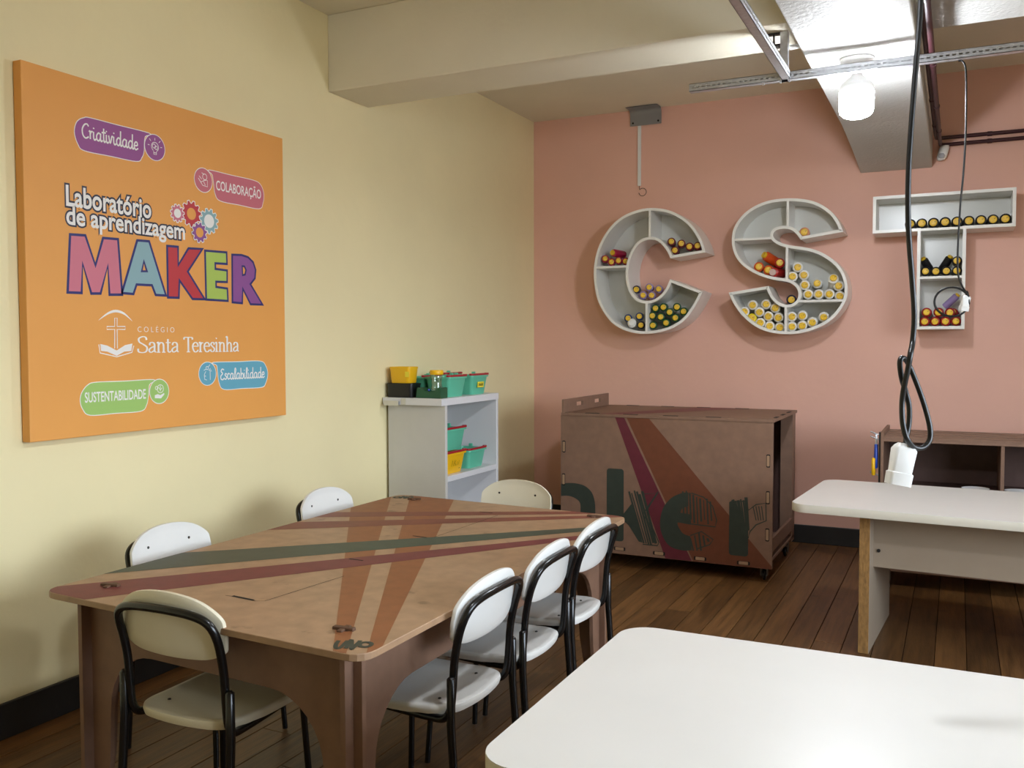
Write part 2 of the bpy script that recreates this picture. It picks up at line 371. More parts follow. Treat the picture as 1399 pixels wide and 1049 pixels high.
SER = {'S': ([[(.85, 1.25), (.78, 1.5), (.5, 1.58), (.15, 1.4), (.18, 1.05), (.55, .8), (.88, .5), (.8, .1), (.45, -.02), (.1, .08), (.05, .38)]], 1.0),
 'a': ([[(.12, .72), (.2, .95), (.42, 1.0), (.6, .8), (.6, .15), (.76, .02)], [(.6, .6), (.25, .45), (.08, .2), (.25, 0), (.6, .2)]], .8),
 'n': ([[(.02, .93), (.18, 1.0), (.18, .5), (.18, 0)], [(0, 0), (.36, 0)], [(.18, .7), (.4, .98), (.62, .9), (.68, .6), (.68, 0)], [(.52, 0), (.86, 0)]], .9),
 't': ([[(.22, 1.35), (.22, .7), (.22, .15), (.35, 0), (.52, .1)], [(.0, .98), (.5, .98)]], .54),
 'T': ([[(.5, 1.55), (.5, .8), (.5, 0)], [(.02, 1.3), (.04, 1.52)], [(.03, 1.54), (.97, 1.54)], [(.96, 1.52), (.98, 1.3)], [(.3, 0), (.7, 0)]], .92),
 'e': ([[(.1, .58), (.4, .6), (.68, .6), (.62, .88), (.4, 1.0), (.15, .82), (.08, .45), (.25, .05), (.5, 0), (.72, .2)]], .78),
 'r': ([[(.02, .93), (.18, 1.0), (.18, .5), (.18, 0)], [(0, 0), (.38, 0)], [(.18, .65), (.35, .95), (.55, .93)]], .56),
 's': ([[(.5, .75), (.45, .95), (.25, 1.0), (.1, .78), (.3, .55), (.52, .3), (.4, .03), (.15, .02), (.05, .25)]], .6),
 'i': ([[(.02, .93), (.18, 1.0), (.18, .5), (.18, 0)], [(0, 0), (.36, 0)], [(.14, 1.4), (.2, 1.5)]], .42),
 'h': ([[(.02, 1.55), (.18, 1.62), (.18, .8), (.18, 0)], [(0, 0), (.36, 0)], [(.18, .7), (.4, .98), (.62, .9), (.68, .6), (.68, 0)], [(.52, 0), (.86, 0)]], .9), ' ': ([], .55)}
def stroke_text(name, text, font, u0, u1, v0, xh, w, m, lay, parent, rise=0, contrast=None, slant=0, MP=None):
    tot = sum(font[ch][1] for ch in text); sx = (u1 - u0) / tot; mb = MB(); x = 0
    for ch in text:
        st, adv = font[ch]
        for s in st:
            pts = smooth_path([(p[0], p[1], 0) for p in s], 5) if len(s) > 2 else [Vector((p[0], p[1], 0)) for p in s]
            ribbon(mb, [(u0 + (x + p.x + slant * p.y) * sx, v0 + p.y * xh + rise * (x + p.x) / tot) for p in pts], w, MP or SM, 0, lay * .0004 + .0003, contrast)
        x += adv
    return mb.build(name, m, parent)
def font_text(name, text, u0, u1, v0, cap, m, lay, parent, off=0, MP=None, space=1, rise=0):
    cu = bpy.data.curves.new('t', 'FONT'); cu.body = text; cu.offset = off; cu.space_character = space; cu.resolution_u = 4
    ob = bpy.data.objects.new('t', cu); COL.objects.link(ob); bpy.context.view_layer.update()
    me = bpy.data.meshes.new_from_object(ob.evaluated_get(bpy.context.evaluated_depsgraph_get()))
    bpy.data.objects.remove(ob)
    xs = [v.co.x for v in me.vertices]; x0, x1 = min(xs) + off, max(xs) - off; CAP = .69
    mb = MB(); f = MP or SM
    mb.add([f(u0 + (v.co.x - x0) / (x1 - x0) * (u1 - u0), v0 + v.co.y / CAP * cap + rise * (v.co.x - x0) / (x1 - x0), lay * .0004 + .0003) for v in me.vertices], [tuple(p.vertices) for p in me.polygons])
    bpy.data.meshes.remove(me)
    return mb.build(name, m, parent)
def span(tr, a, b): p, q = tr(a), tr(b); return p[0], q[0], p[1], q[1]
u0, u1, v0, v1 = span(c2, (145, 225), (505, 300)); stroke_text('lettering', 'Criatividade', HAND, u0, u1, (v0 + v1) / 2 , .034, .0065, i_white, 3, b1[0])
u0, u1, v0, v1 = span(c3, (995, 445), (1268, 432)); stroke_text('lettering', 'Escalabilidade', HAND, u0, u1, (v0 + v1) / 2, .03, .006, i_white, 3, b4[0])
u0, u1, v0, v1 = span(c2, (1003, 557), (1288, 613)); font_text('lettering', 'COLABORAÇÃO', u0, u1, (v0 + v1) / 2, .046, i_white, 3, b2[0], .012)
u0, u1, v0, v1 = span(c3, (162, 583), (537, 563)); font_text('lettering', 'SUSTENTABILIDADE', u0, u1, (v0 + v1) / 2, .042, i_white, 3, b3[0], .014)
# icons in the four discs
def icon(par, strokes, cc, r, w=.0032):
    mb = MB()
    for s in strokes: ribbon(mb, [(cc[0] + x * r, cc[1] + y * r) for x, y in s], w, SM, 0, .0024)
    mb.build('icon', i_white, par)
arc = lambda cx, cy, r, a0, a1, n=14: [(cx + r * math.cos(math.radians(a0 + (a1 - a0) * k / n)), cy + r * math.sin(math.radians(a0 + (a1 - a0) * k / n))) for k in range(n + 1)]
icon(b1[1], [arc(0, .05, .36, -60, 240), arc(-.1, .1, .16, 0, 360), arc(.12, 0, .14, 0, 360), [(-.14, -.28), (-.14, -.55), (.14, -.55), (.14, -.28)], [(-.14, -.42), (.14, -.42)], [(0, .55), (0, .75)], [(.4, .45), (.55, .6)], [(-.4, .45), (-.55, .6)], [(.55, .1), (.72, .12)], [(-.55, .1), (-.72, .12)]], b1[2], b1[3])
icon(b2[1], [arc(.15, .3, .25, 0, 360), [(-.6, .1), (-.3, -.2), (.1, .0), (.45, .05), (.45, -.5), (-.1, -.45), (-.6, .1)], [(-.5, .3), (-.2, .05)], [(0, -.1), (.2, -.4)], [(-.2, .6), (.1, .5)]], b2[2], b2[3])
icon(b4[1], [[(-.1, -.55), (-.35, -.5), (-.4, -.1), (-.3, .1), (-.2, .2)], [(.3, -.55), (.3, .2)], arc(-.05, .5, .14, 0, 360), [(.15, .3), (.5, .2), (.3, .45), (.15, .3)], [(-.45, .3), (-.2, .4)], [(.1, .6), (.3, .8)], [(-.35, -.2), (-.2, -.2)]], b4[2], b4[3])
o = b3[1]; icon(o, [arc(.1, .22, .34, 0, 360), [(-.1, .35), (.1, .1), (.3, .3)], [(.1, .5), (.1, 0)], arc(-.3, .3, .14, 0, 360)], b3[2], b3[3])
flat('icon', [(b3[2][0] + x * b3[3], b3[2][1] + y * b3[3]) for x, y in [(-.5, -.3), (-.2, -.22), (.1, -.32), (.5, -.15), (.52, -.28), (.15, -.6), (-.5, -.55)]], i_white, 5, o)
# headline
u0, u1, v0, v1 = span(c1, (50, 190), (588, 268)); vb = (v0 + v1) / 2
font_text('headline_outline', 'Laboratório', u0, u1, vb, .082, i_ink, 1, sign, .088); font_text('headline', 'Laboratório', u0, u1, vb, .082, i_white, 2, sign, .022)
u0, u1, v0, v1 = span(c1, (52, 310), (803, 402)); vb = (v0 + v1) / 2
font_text('headline_outline', 'de aprendizagem', u0, u1, vb, .075, i_ink, 1, sign, .088); font_text('headline', 'de aprendizagem', u0, u1, vb, .075, i_white, 2, sign, .022)
GL = {'M': ((210, 120, 138), [[(80, 383), (165, 388), (235, 590), (288, 405), (372, 412), (398, 750), (330, 750), (315, 555), (262, 742), (213, 742), (150, 540), (140, 738), (65, 735)]]),
 'A': ((142, 178, 184), [[(505, 420), (572, 425), (675, 755), (622, 752), (598, 690), (492, 685), (472, 745), (412, 740)], [(542, 530), (522, 615), (570, 615)]]),
 'K': ((194, 56, 62), [[(697, 455), (755, 460), (758, 585), (830, 470), (905, 473), (815, 610), (920, 780), (855, 778), (765, 650), (760, 770), (702, 768)]]),
 'E': ((174, 200, 92), [[(938, 485), (1065, 495), (1067, 555), (992, 550), (993, 600), (1068, 610), (1068, 670), (997, 668), (998, 715), (1070, 725), (1073, 790), (945, 782)]]),
 'R': ((144, 84, 150), [[(1110, 510), (1165, 512), (1205, 525), (1235, 555), (1250, 600), (1246, 650), (1215, 690), (1290, 815), (1225, 812), (1170, 705), (1165, 805), (1112, 800)], [(1165, 570), (1185, 572), (1198, 600), (1190, 635), (1168, 640)]])}
for ch, (col, lps) in GL.items():
    L = [[c1(p) for p in lp] for lp in lps]
    g = [offset(L[0], .011)] + [offset(h, -.009) for h in L[1:]]
    o = flat('big_letter', g, i_navy, 1); flat('big_letter_fill', L, pm('letter_' + ch, col), 2, o)
def gear(c, r, teeth, hole, col, holecol):
    cc = c1(c); out = []
    for k in range(teeth * 4):
        a = 2 * math.pi * (k + .5) / (teeth * 4); rr = r if k % 4 < 2 else r * .78; out.append((cc[0] + rr * math.cos(a), cc[1] + rr * math.sin(a)))
    o = flat('gear_outline', offset(out, .004), i_white, lay0[0]); flat('gear', out, pm('gear%d' % r, col) if 0 else mat('ink_gear_%d_%d' % (col[0], col[1]), col, .5), lay0[0] + 1, o)
    if holecol: flat('gear_hole', circ(*cc, r * hole + .003), i_white, lay0[0] + 2, o)
    flat('gear_hole', circ(*cc, r * hole), holecol or MATS['orange_canvas'], lay0[0] + 3, o)
    lay0[0] += 4
lay0 = [1]
gear((845, 243), .062, 11, .46, (194, 56, 62), None); gear((755, 240), .041, 11, .45, (210, 120, 138), (244, 242, 238) and i_white)
gear((955, 290), .06, 11, .5, (142, 178, 184), i_white); gear((893, 362), .048, 10, .5, (144, 84, 150), None)
# school crest and name
crest = MB()
A = [c3(p) for p in [(245, 80), (300, 32), (352, 14), (405, 32), (455, 85), (405, 45), (352, 30), (300, 45)]]
crest.prism([(p.x, p.y) for p in smooth_path([(a, b, 0) for a, b in A], 4, True)], .0002, .0008, SM)
crest.prism([c3(p) for p in [(257, 225), (300, 235), (358, 265), (410, 232), (455, 222), (448, 268), (405, 272), (358, 298), (300, 272), (262, 268)]], .0002, .0008, SM)
for s in ([(345, 252), (345, 135), (297, 135), (297, 117), (345, 117), (345, 65), (360, 65), (360, 117), (410, 117), (410, 135), (360, 135), (362, 252)], [(247, 228), (255, 280), (358, 304), (452, 276), (463, 235)]):
    ribbon(crest, [c3(p) for p in s], .0042, SM, 0, .0008)
crest.build('crest', i_white, sign)
u0, u1, v0, v1 = span(c3, (487, 152), (714, 152)); font_text('small_lettering', 'COLÉGIO', u0, u1, (v0 + v1) / 2, .024, i_white, 1, sign, -.008, space=1.6)
u0, u1, v0, v1 = span(c3, (487, 277), (1112, 270)); vb = (v0 + v1) / 2
um = u0 + (u1 - u0) * .378; stroke_text('school_name', 'Santa', SER, u0, um, vb, .045, .0105, i_white, 1, sign, contrast=.0042)
um = u0 + (u1 - u0) * .425; stroke_text('school_name', 'Teresinha', SER, um, u1, vb, .045, .0105, i_white, 1, sign, contrast=.0042)

# ------------------------------------------------------------------ brown printed table
TQ = [(.655, -5.325), (1.985, -5.395), (1.985, -3.275), (.665, -3.19)]
def TB(s, t):   # table-plane point from 0..1 coordinates
    a = Vector(TQ[0]).lerp(Vector(TQ[1]), s); b = Vector(TQ[3]).lerp(Vector(TQ[2]), s); return a.lerp(b, t)
TC = Vector((1.32, -4.3, 0)); TZ = .74
tab = thing('work_table', 'brown fibreboard table with crossing painted stripes beside the cream wall', 'table', TC)
def rquad(q, r, n=5):
    out = []
    for i in range(4):
        p = Vector(q[i]); a = (Vector(q[i - 1]) - p).normalized(); b = (Vector(q[(i + 1) % 4]) - p).normalized()
        A0 = p + a * r; B0 = p + b * r
        for k in range(n + 1):
            t = k / n; out.append(tuple(A0 * (1 - t) ** 2 + p * 2 * t * (1 - t) + B0 * t * t))
    return out
TM = lambda a, b, d: (a - TC.x, b - TC.y, TZ + d)
top_loop = rquad(TQ, .07)
MB().prism(top_loop, -.02, 0, TM).build('tabletop', m_mdf, tab, bevel=.0015, seg=1)
tp = lambda p: tuple(at(p[0], p[1], z=TZ).xy)
INQ = [tuple(TB(s, t)) for s, t in ((.004, .003), (.996, .003), (.996, .997), (.004, .997))]
def tline(a, b, e=.6):
    A, B = Vector(tp(a)), Vector(tp(b)); d = (B - A).normalized(); return A - d * e, B + d * e
def stripe(name, e1, e2, m, lay, lim=None):
    a, b = tline(*e1); c, d = tline(*e2)
    poly = clip([a, b, d, c], offset_quad)
    if not poly: poly = clip([a, c, d, b], offset_quad)
    if poly: MB().prism(poly, .0002 + lay * .0002, .0004 + lay * .0002, TM).build(name, m, tab)
offset_quad = [p for p in offset(top_loop, -.002)]
offset_quad = [Vector(p) for p in offset_quad]
stripe('stripe', ((479.2, 694.3), (455, 888.8)), ((534, 679.5), (478, 875)), m_porange, 0)
stripe('stripe', ((559.3, 681.7), (502, 886.5)), ((621, 680.6), (527, 874)), m_porange, 0)
stripe('stripe', ((480, 699.5), (780, 698.6)), ((480, 706), (780, 702.2)), m_pred, 1)
stripe('stripe', ((380, 713.8), (780, 705)), ((380, 723.5), (780, 708.8)), m_pred, 1)
stripe('stripe', ((380, 747), (780, 722)), ((380, 763), (780, 727.5)), m_pgreen, 2)
stripe('stripe', ((85, 800.6), (780, 733)), ((118, 818.5), (780, 738.5)), m_pwine, 2)
for s in ([(308, 813.5), (316, 814.5), (348, 821), (362, 821), (470, 787)], [(590, 735), (680, 704)]):
    ribbon(MB(), [tp(p) for p in s], .0028, TM, 0, .0008).build('flap_seam', m_dark, tab)
for s in ([(318, 814), (347, 820)], [(477, 763.5), (496, 766)], [(564, 732), (583, 734.5)], [(655, 699.2), (673, 701)]):
    ribbon(MB(), [tp(p) for p in s], .010, TM, 0, .0009).build('cable_slot', m_dark, tab)
def uno(name, fn):
    mb = MB()
    for q_, s in enumerate(([(0, 1), (-.02, .45), (.12, .02), (.3, .1), (.46, 1)], [(.6, .0), (.62, .98), (.66, 1), (.9, .02), (.95, .02), (1.12, 1)], arc(1.5, .5, .3, 0, 360))):
        pts = smooth_path([(p[0], p[1], 0) for p in s], 4)
        ribbon(mb, [fn(p.x, p.y) for p in pts], .0125, TM, 0, .0008 + q_ * .0002)
    mb.build(name, m_pgreen2, tab)
_a, _b, _c = Vector(tp((456, 886))), Vector(tp((506, 886.5))), Vector(tp((463, 875)))
uno('logo_print', lambda x, y: tuple(_a + (_b - _a) * (x / 1.85) + (_c - _a) * y))
_d = TB(.5, .5) * 2
uno('logo_print', lambda x, y: tuple(_d - (_a + (_b - _a) * (x / 1.85) + (_c - _a) * y)))
for px, py, r in ((151, 800.5, .2), (470, 860, .1), (566, 682.5, .3), (812, 706, .1)):
    c = at(px, py, z=TZ)
    o = MB().box(-.034, .034, -.009, .009, -.01, .009).box(-.009, .009, -.028, .028, -.01, .006).build('joint_tab', m_mdfe, tab, bevel=.002, seg=1)
    o.location = (c.x - TC.x, c.y - TC.y, TZ); o.rotation_euler = (0, 0, r)
    d = MB().prism(circ(0, 0, .026, .016, 16), .0002, .001, XY(0)).build('slot', m_dark, o)
# four arched side boards that lock at the corners
def arch(L, leg, hgt, apron, foot):
    h = hgt; pts = [(0, 0), (foot, 0)]
    r = min(.2, (L - 2 * leg) / 2 - .05); n = 8
    cx, cz = leg + r, h - apron - r
    pts += [(leg - .01, cz * .5)]
    pts += [(cx - r * math.cos(math.pi / 2 * k / n), cz + r * math.sin(math.pi / 2 * k / n)) for k in range(n + 1)]
    cx2 = L - leg - r
    pts += [(cx2 + r * math.sin(math.pi / 2 * k / n), cz + r * math.cos(math.pi / 2 * k / n)) for k in range(n + 1)]
    pts += [(L - leg + .01, cz * .5), (L - foot, 0), (L, 0), (L, h), (0, h)]
    return pts
ins = .105
for a, b in (((.055, .05), (.945, .05)), ((.055, .95), (.945, .95)), ((.085, .028), (.085, .972)), ((.915, .028), (.915, .972))):
    A, B = TB(*a), TB(*b); d = (B - A); L = d.length; d.normalize(); nrm = Vector((-d.y, d.x))
    f = lambda u, v, w, A=A, d=d, nrm=nrm: (A.x + d.x * u + nrm.x * w - TC.x, A.y + d.y * u + nrm.y * w - TC.y, v)
    MB().prism(arch(L, .14, TZ - .02, .17, .1), -.009, .009, f).build('side_board', m_mdfd, tab, bevel=.001, seg=1)

# ------------------------------------------------------------------ white tables
def white_table(name, label, loc, rz, L, D, legx):
    t = thing(name, label, 'table', loc, rz)
    MB().prism(rrect(0, L, 0, D, .085, 8), .698, .738, XY(0)).build('tabletop', m_whiteedge, t, bevel=.002, smooth=40)
    MB().prism(rrect(.001, L - .001, .001, D - .001, .085, 8), .738, .74, XY(0)).build('laminate_top', m_white, t, smooth=40)
    for xx in legx:
        lg = MB().box(xx, xx + .05, .10, D - .1, .0, .698).build('leg', m_apron, t, bevel=.002)
        MB().box(xx + .001, xx + .049, .097, .1005, .001, .6975).build('worn_edge', m_worn, lg, label='worn raw chipboard edge of the leg')
    ap = MB().box(legx[0] + .05, legx[-1], .22, .245, .415, .698).build('modesty_panel', m_apron, t)
    for xx in (legx[0] + .075,):
        MB().lathe([(.0, 0), (.009, 0), (.009, .006), (0, .007)], 10, lambda x, y, z, xx=xx: (xx + x, .22 - z, .50 + y)).build('bolt', m_dark, ap)
    return t
white_table('laminate_table', 'white laminate table in front of the brown cart, rear one of two', (2.60, -2.585, 0), math.radians(-3.7), 1.8, .955, (.325, 1.43))
white_table('laminate_table', 'white laminate table nearest the viewer, cut off at the bottom edge', (2.515, -5.785, 0), 0, 1.8, .955, (.325, 1.43))

# ------------------------------------------------------------------ chairs
def make_chair():
    t = thing('school_chair', 'chair', 'chair')
    # seat : dished plastic shell
    mb = MB(); n = 22; top = []
    hw, hd = .196, .2
    def zs(u, v):
        z = .444 - .012 * (1 - u * u) * (1 - max(0, -v)) + .008 * max(0, -v) ** 3
        z -= .03 * max(0, v - .55) ** 2 / .2
        return z
    loop = dense(rrect(-1, 1, -1, 1, .36, 8), .2); N = len(loop); rings = [0, .3, .55, .75, .9, .97, 1.0]
    for ri, s in enumerate(rings):
        for p in loop:
            u, v = p[0] * s, p[1] * s
            tap = 1 - .04 * (v < 0) * abs(v)
            bul = -.03 * max(0, -v) * (1 - u * u)
            top.append((u * hw * tap, v * hd + bul, zs(u, v) - (.004 if s > .98 else 0)))
    bot = []
    for s, dz, sh in ((1.01, -.013, 1), (.985, -.03, 1), (.95, -.022, 1), (.3, -.02, 1)):
        for p in loop:
            u, v = p[0] * s, p[1] * s; bul = -.03 * max(0, -v) * (1 - min(1, u * u))
            bot.append((u * hw * (1 - .04 * (v < 0) * abs(v)), v * hd + bul, zs(p[0], p[1]) + dz if s > .9 else .42))
    vs = top + bot; R = len(rings) + 4; fs = []
    for r in range(1, R - 1):
        for k in range(N): fs.append((r * N + k, r * N + (k + 1) % N, (r + 1) * N + (k + 1) % N, (r + 1) * N + k))
    fs += [(0, N + k, N + (k + 1) % N) for k in range(N)]; fs.append(tuple((R - 1) * N + k for k in range(N)))
    st = mb.add(vs, fs).build('seat', m_chairw, t, smooth=50)
    for sx in (-1, 1):
        for sy in (-.13, .13):
            MB().lathe([(0, .0025), (.004, .002), (.0055, 0), (.0055, -.004)], 10).build('rivet', m_rivet, st).location = (sx * .12, sy, zs(sx * .6, sy / .2) + .0008)
    # backrest : curved pad
    def back_y(x, z): return -.23 - .16 * (z - .6) + .5 * x * x
    loop2 = dense(rrect(-1, 1, -1, 1, .42, 7)); N2 = len(loop2); g = []
    def bp(u, v, off):
        zt = .832 - .05 * abs(u) ** 2.2; zb = .628 + .012 * u * u
        x_ = .205 * u * (1 - .05 * max(0, -v) - .03 * max(0, v)); z_ = zb + (zt - zb) * (v + 1) / 2
        return (x_, back_y(x_, z_) + off, z_)
    R2 = [(0, .006), (.35, .006), (.65, .006), (.86, .0065), (.95, .010), (.99, .0105), (1.0, .006), (.99, -.002), (.9, -.006), (.6, -.006), (.3, -.006), (0, -.006)]
    for s_, off in R2:
        for p in loop2: g.append(bp(p[0] * s_, p[1] * s_, off))
    fs = []
    for r in range(len(R2) - 1):
        for k in range(N2): fs.append((r * N2 + k, r * N2 + (k + 1) % N2, (r + 1) * N2 + (k + 1) % N2, (r + 1) * N2 + k))
    bk = MB().add(g, fs).build('backrest', m_chairw, t, smooth=50)
    for sx in (-1, 1):
        yy = back_y(.1 * sx, .757)
        MB().lathe([(0, .0), (.0055, 0), (.0055, .002), (.002, .003), (0, .003)], 10, lambda x, y, z: (x, z, y)).build('rivet', m_rivet, bk).location = (sx * .105, yy + .0062, .757)
        MB().lathe([(.011, 0), (.011, -.006), (.006, -.010), (0, -.011)], 12, lambda x, y, z: (x, z, y)).build('boss', m_chairw, bk).location = (sx * .105, yy - .006, .775)
    # tubular frame
    half = [(-.16, .16, .416), (-.175, 0, .412), (-.183, -.13, .41), (-.189, -.185, .416), (-.19, -.208, .445), (-.19, -.216, .50), (-.19, -.224, .60), (-.191, -.238, .67), (-.19, -.252, .715), (-.18, -.264, .748), (-.155, -.272, .768), (-.11, -.278, .779), (-.05, -.283, .784)]
    pts = half + [(0, -.284, .785)] + [(-x, y, z) for x, y, z in reversed(half)]
    MB().tube(smooth_path(pts, 4), .0128, 12).build('back_frame', m_tube, t, smooth=60)
    MB().tube([(-.16, .155, .416), (0, .165, .416), (.16, .155, .416)], .010, 10).tube([(-.18, -.1, .41), (.18, -.1, .41)], .010, 10).build('seat_bearer', m_tube, t, smooth=60)
    for sx in (-1, 1):
        MB().tube([(sx * .208, -.222, .555), (sx * .209, -.222, .548), (sx * .21, -.222, .41), (sx * .215, -.25, .004)], [.007, .0135, .0135, .0125], 12).build('leg', m_tube, t, smooth=60)
        MB().tube([(sx * .168, .15, .40), (sx * .172, .155, .37), (sx * .19, .175, .004)], .0105, 12).build('leg', m_tube, t, smooth=60)
    return t
chair0 = make_chair()
def chairs(spec):
    first = True
    for (x, y, a, label, cream) in spec:
        c = chair0 if first else copy_tree(chair0); first = False
        c.location = (x, y, 0); c.rotation_euler = (0, 0, math.radians(a)); c['label'] = label; c['group'] = 'school chairs around the brown table'
        if cream:
            for ch in c.children:
                if ch.name.split('.')[0] in ('seat', 'backrest'):
                    ch.data = ch.data.copy(); ch.data.materials[0] = m_chairc
chairs([(1.79, -4.775, 90, 'white school chair on the table\'s right side, nearest the viewer of three', 0),
        (1.79, -4.285, 91, 'middle white school chair of the three on the right side of the brown table', 0),
        (1.785, -3.815, 90, 'white school chair by the right far corner of the brown table', 0),
        (1.28, -5.135, 1, 'aged cream school chair with its back to the viewer at the table\'s near end', 1),
        (.77, -4.66, -90, 'white school chair against the cream wall at the near left of the table', 0),
        (.77, -3.655, -90, 'white school chair against the cream wall, farther from the viewer', 0),
        (1.28, -3.25, 180, 'aged cream school chair at the far end of the table before the shelf', 1)])

# ------------------------------------------------------------------ white shelf with tubs
sh = thing('open_shelf', 'white melamine open shelf unit standing against the cream wall', 'shelf', (.235, -1.96, 0))
def sb(name, x0, x1, y0, y1, z0, z1, m=m_shelf): return MB().box(x0 - .235, x1 - .235, y0 + 1.96, y1 + 1.96, z0, z1).build(name, m, sh, bevel=.0015, seg=1)
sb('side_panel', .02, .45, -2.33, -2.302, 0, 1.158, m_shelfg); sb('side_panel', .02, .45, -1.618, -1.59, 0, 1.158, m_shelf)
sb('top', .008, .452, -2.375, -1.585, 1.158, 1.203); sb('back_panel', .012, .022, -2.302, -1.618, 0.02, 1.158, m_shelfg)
for z in (.30, .668): sb('shelf_board', .022, .448, -2.302, -1.618, z, z + .036)
sb('plinth', .06, .43, -2.302, -1.618, 0, .06)
h = sb('label_holder', .04, .14, -2.40, -2.375, 1.158, 1.182, m_galv); o = MB().box(.035 - .235, .145 - .235, -2.403 + 1.96, -2.40 + 1.96, 1.155, 1.186).build('clear_cover', m_tape, h)
sb('tape_strip', .15, .185, -2.377, -2.375, 1.16, 1.2, m_tape)
def tub(name, label, loc, lx, ly, hgt, body, rim, group=None, rz=0, sticker=None, scribble=False, tp_=.8, fl_=1.05):
    t = thing(name, label, 'basket', loc, rz, group)
    def lp(f, r=.025): return rrect(-lx / 2 * f, lx / 2 * f, -ly / 2 * f, ly / 2 * f, r, 4)
    mb = MB(); levels = [(tp_, 0), (tp_ + .02, .006), (.97, hgt - .012), (fl_, hgt - .012), (fl_, hgt), (.97, hgt), (.955, hgt - .01), (tp_ - .01, .008)]
    L = [lp(f) for f, z in levels]; N = len(L[0]); vs = [(p[0], p[1], levels[i][1]) for i, l in enumerate(L) for p in l]; fs = []
    for i in range(len(L) - 1):
        for k in range(N): fs.append((i * N + k, i * N + (k + 1) % N, (i + 1) * N + (k + 1) % N, (i + 1) * N + k))
    fs.append(tuple(range(N))); fs.append(tuple((len(L) - 1) * N + k for k in range(N)))
    mb.add(vs, fs).build('body', body, t, smooth=40)
    if rim:
        o1 = [p for p in lp(1.06) if p[0] > -lx * .16]; i1 = [p for p in lp(.98) if p[0] > -lx * .16]
        # handle folded flat on the rim, front half
        o1 = sorted(lp(1.07), key=lambda p: math.atan2(p[1], p[0])); i1 = sorted(lp(.955), key=lambda p: math.atan2(p[1], p[0]))
        o1 = [p for p in o1 if p[0] > -lx * .1]; i1 = [p for p in i1 if p[0] > -lx * .1]
        MB().prism(o1 + i1[::-1], hgt + .001, hgt + .014, XY(0)).build('handle', rim, t, bevel=.001, seg=1)
        for sy in (-1, 1):
            MB().box(-lx * .22, -lx * .08, sy * ly * .53 - .008, sy * ly * .53 + .008, hgt - .01, hgt + .02).build('hinge', body, t, bevel=.004)
    if sticker:
        fx = lx / 2 * .93
        s = MB().box(fx, fx + .001, -.045, .045, hgt * .42, hgt * .72).build('sticker', m_label, t)
        s.rotation_euler = (0, .08, 0); s.location = (-.0, 0, 0)
        mk = MB()
        for k in range(5): ribbon(mk, [(-.03 + k * .013, hgt * .5), (-.024 + k * .013, hgt * .64), (-.018 + k * .013, hgt * .5)], .005, lambda a, b, d: (fx + .0016, a, b), 0, 0)
        mk.build('sticker_marks', m_dark, s)
    if scribble:
        fx = lx / 2 * .915; mk = MB()
        for s in ([(-.06, .05), (-.05, .09), (-.035, .05)], [(-.02, .05), (-.02, .085), (0, .085), (-.02, .07), (.0, .05)], [(.01, .05), (.02, .075), (.03, .05), (.04, .08)], [(.035, .03), (.05, .03)]):
            ribbon(mk, s, .003, lambda a, b, d: (fx + b * .06 + .0035, a, b), 0, 0)
        mk.build('pen_marks', m_dark, t)
    return t
TG = 'teal storage baskets on the white shelf'
ty = 1.203
tub('storage_basket', 'teal plastic basket with red handle on shelf top, behind the clear jar', (.315, -2.085, ty), .19, .235, .13, m_teal, m_redpl, TG)
tub('storage_basket', 'teal plastic basket with a yellow sticker at the right end of shelf top', (.315, -1.775, ty), .19, .235, .13, m_teal, m_redpl, TG, sticker=True)
tub('storage_basket', 'teal basket against the wall on shelf top beside the yellow bin', (.115, -2.06, ty), .18, .23, .125, m_teal, m_redpl, TG)
tub('storage_basket', 'teal basket against the wall on shelf top behind the front baskets', (.115, -1.78, ty), .18, .23, .135, m_teal, m_redpl, TG)
tub('storage_bin', 'small black plastic bin at the left end of shelf top under the yellow bin', (.115, -2.285, ty), .20, .13, .092, m_blackpl, None, tp_=.93, fl_=1.0)
o = tub('storage_bin', 'yellow plastic bin stacked on the black bin on shelf top', (.115, -2.285, ty + .093), .165, .12, .105, m_yel, None, tp_=.86, fl_=1.0)
MB().box(.045, .075, -.0575, -.0565, .04, .075).build('sticker', m_label, o, label='yellow paper sticker')
tub('storage_basket', 'yellow basket with pen marks and red handle on the middle shelf board', (.315, -2.145, .705), .22, .27, .135, m_yel, m_redpl, scribble=True)
tub('storage_basket', 'teal basket with red handle stacked on the yellow basket', (.30, -2.115, .853), .22, .27, .14, m_teal, m_redpl, TG)
tub('storage_basket', 'teal basket with red handle on the middle board right of the yellow one', (.315, -1.825, .705), .2, .25, .125, m_teal, m_redpl, TG)
t = thing('jar_cradle', 'dark green scooped plastic stand under the clear jar on shelf top', 'stand', (.345, -2.29, ty))
MB().prism([(-.11, 0), (.075, 0), (.075, .066), (.06, .07), (.035, .052), (0, .04), (-.04, .043), (-.075, .062), (-.1, .066)], -.045, .045, lambda a, b, d: (a, d, b)).build('body', m_dgreen, t, bevel=.003)
MB().lathe([(0, -.009), (.007, -.006), (.009, 0), (.007, .006), (0, .009)], 12).build('bead', m_blue, t, smooth=60).location = (-.02, -.03, .052)
j = thing('clear_jar', 'clear waisted plastic jar with yellow lid on the green stand', 'jar', (.365, -2.29, ty + .045))
MB().lathe([(0, .002), (.038, .002), (.041, .01), (.034, .05), (.036, .075), (.04, .095), (.034, .11), (.032, .11), (.037, .095), (.033, .075), (.031, .05), (.037, .012), (0, .006)], 24).build('body', m_glass, j, smooth=50)
MB().lathe([(0, .105), (.042, .105), (.044, .11), (.044, .128), (.04, .134), (0, .134)], 24).build('lid', m_yel, j, smooth=40)

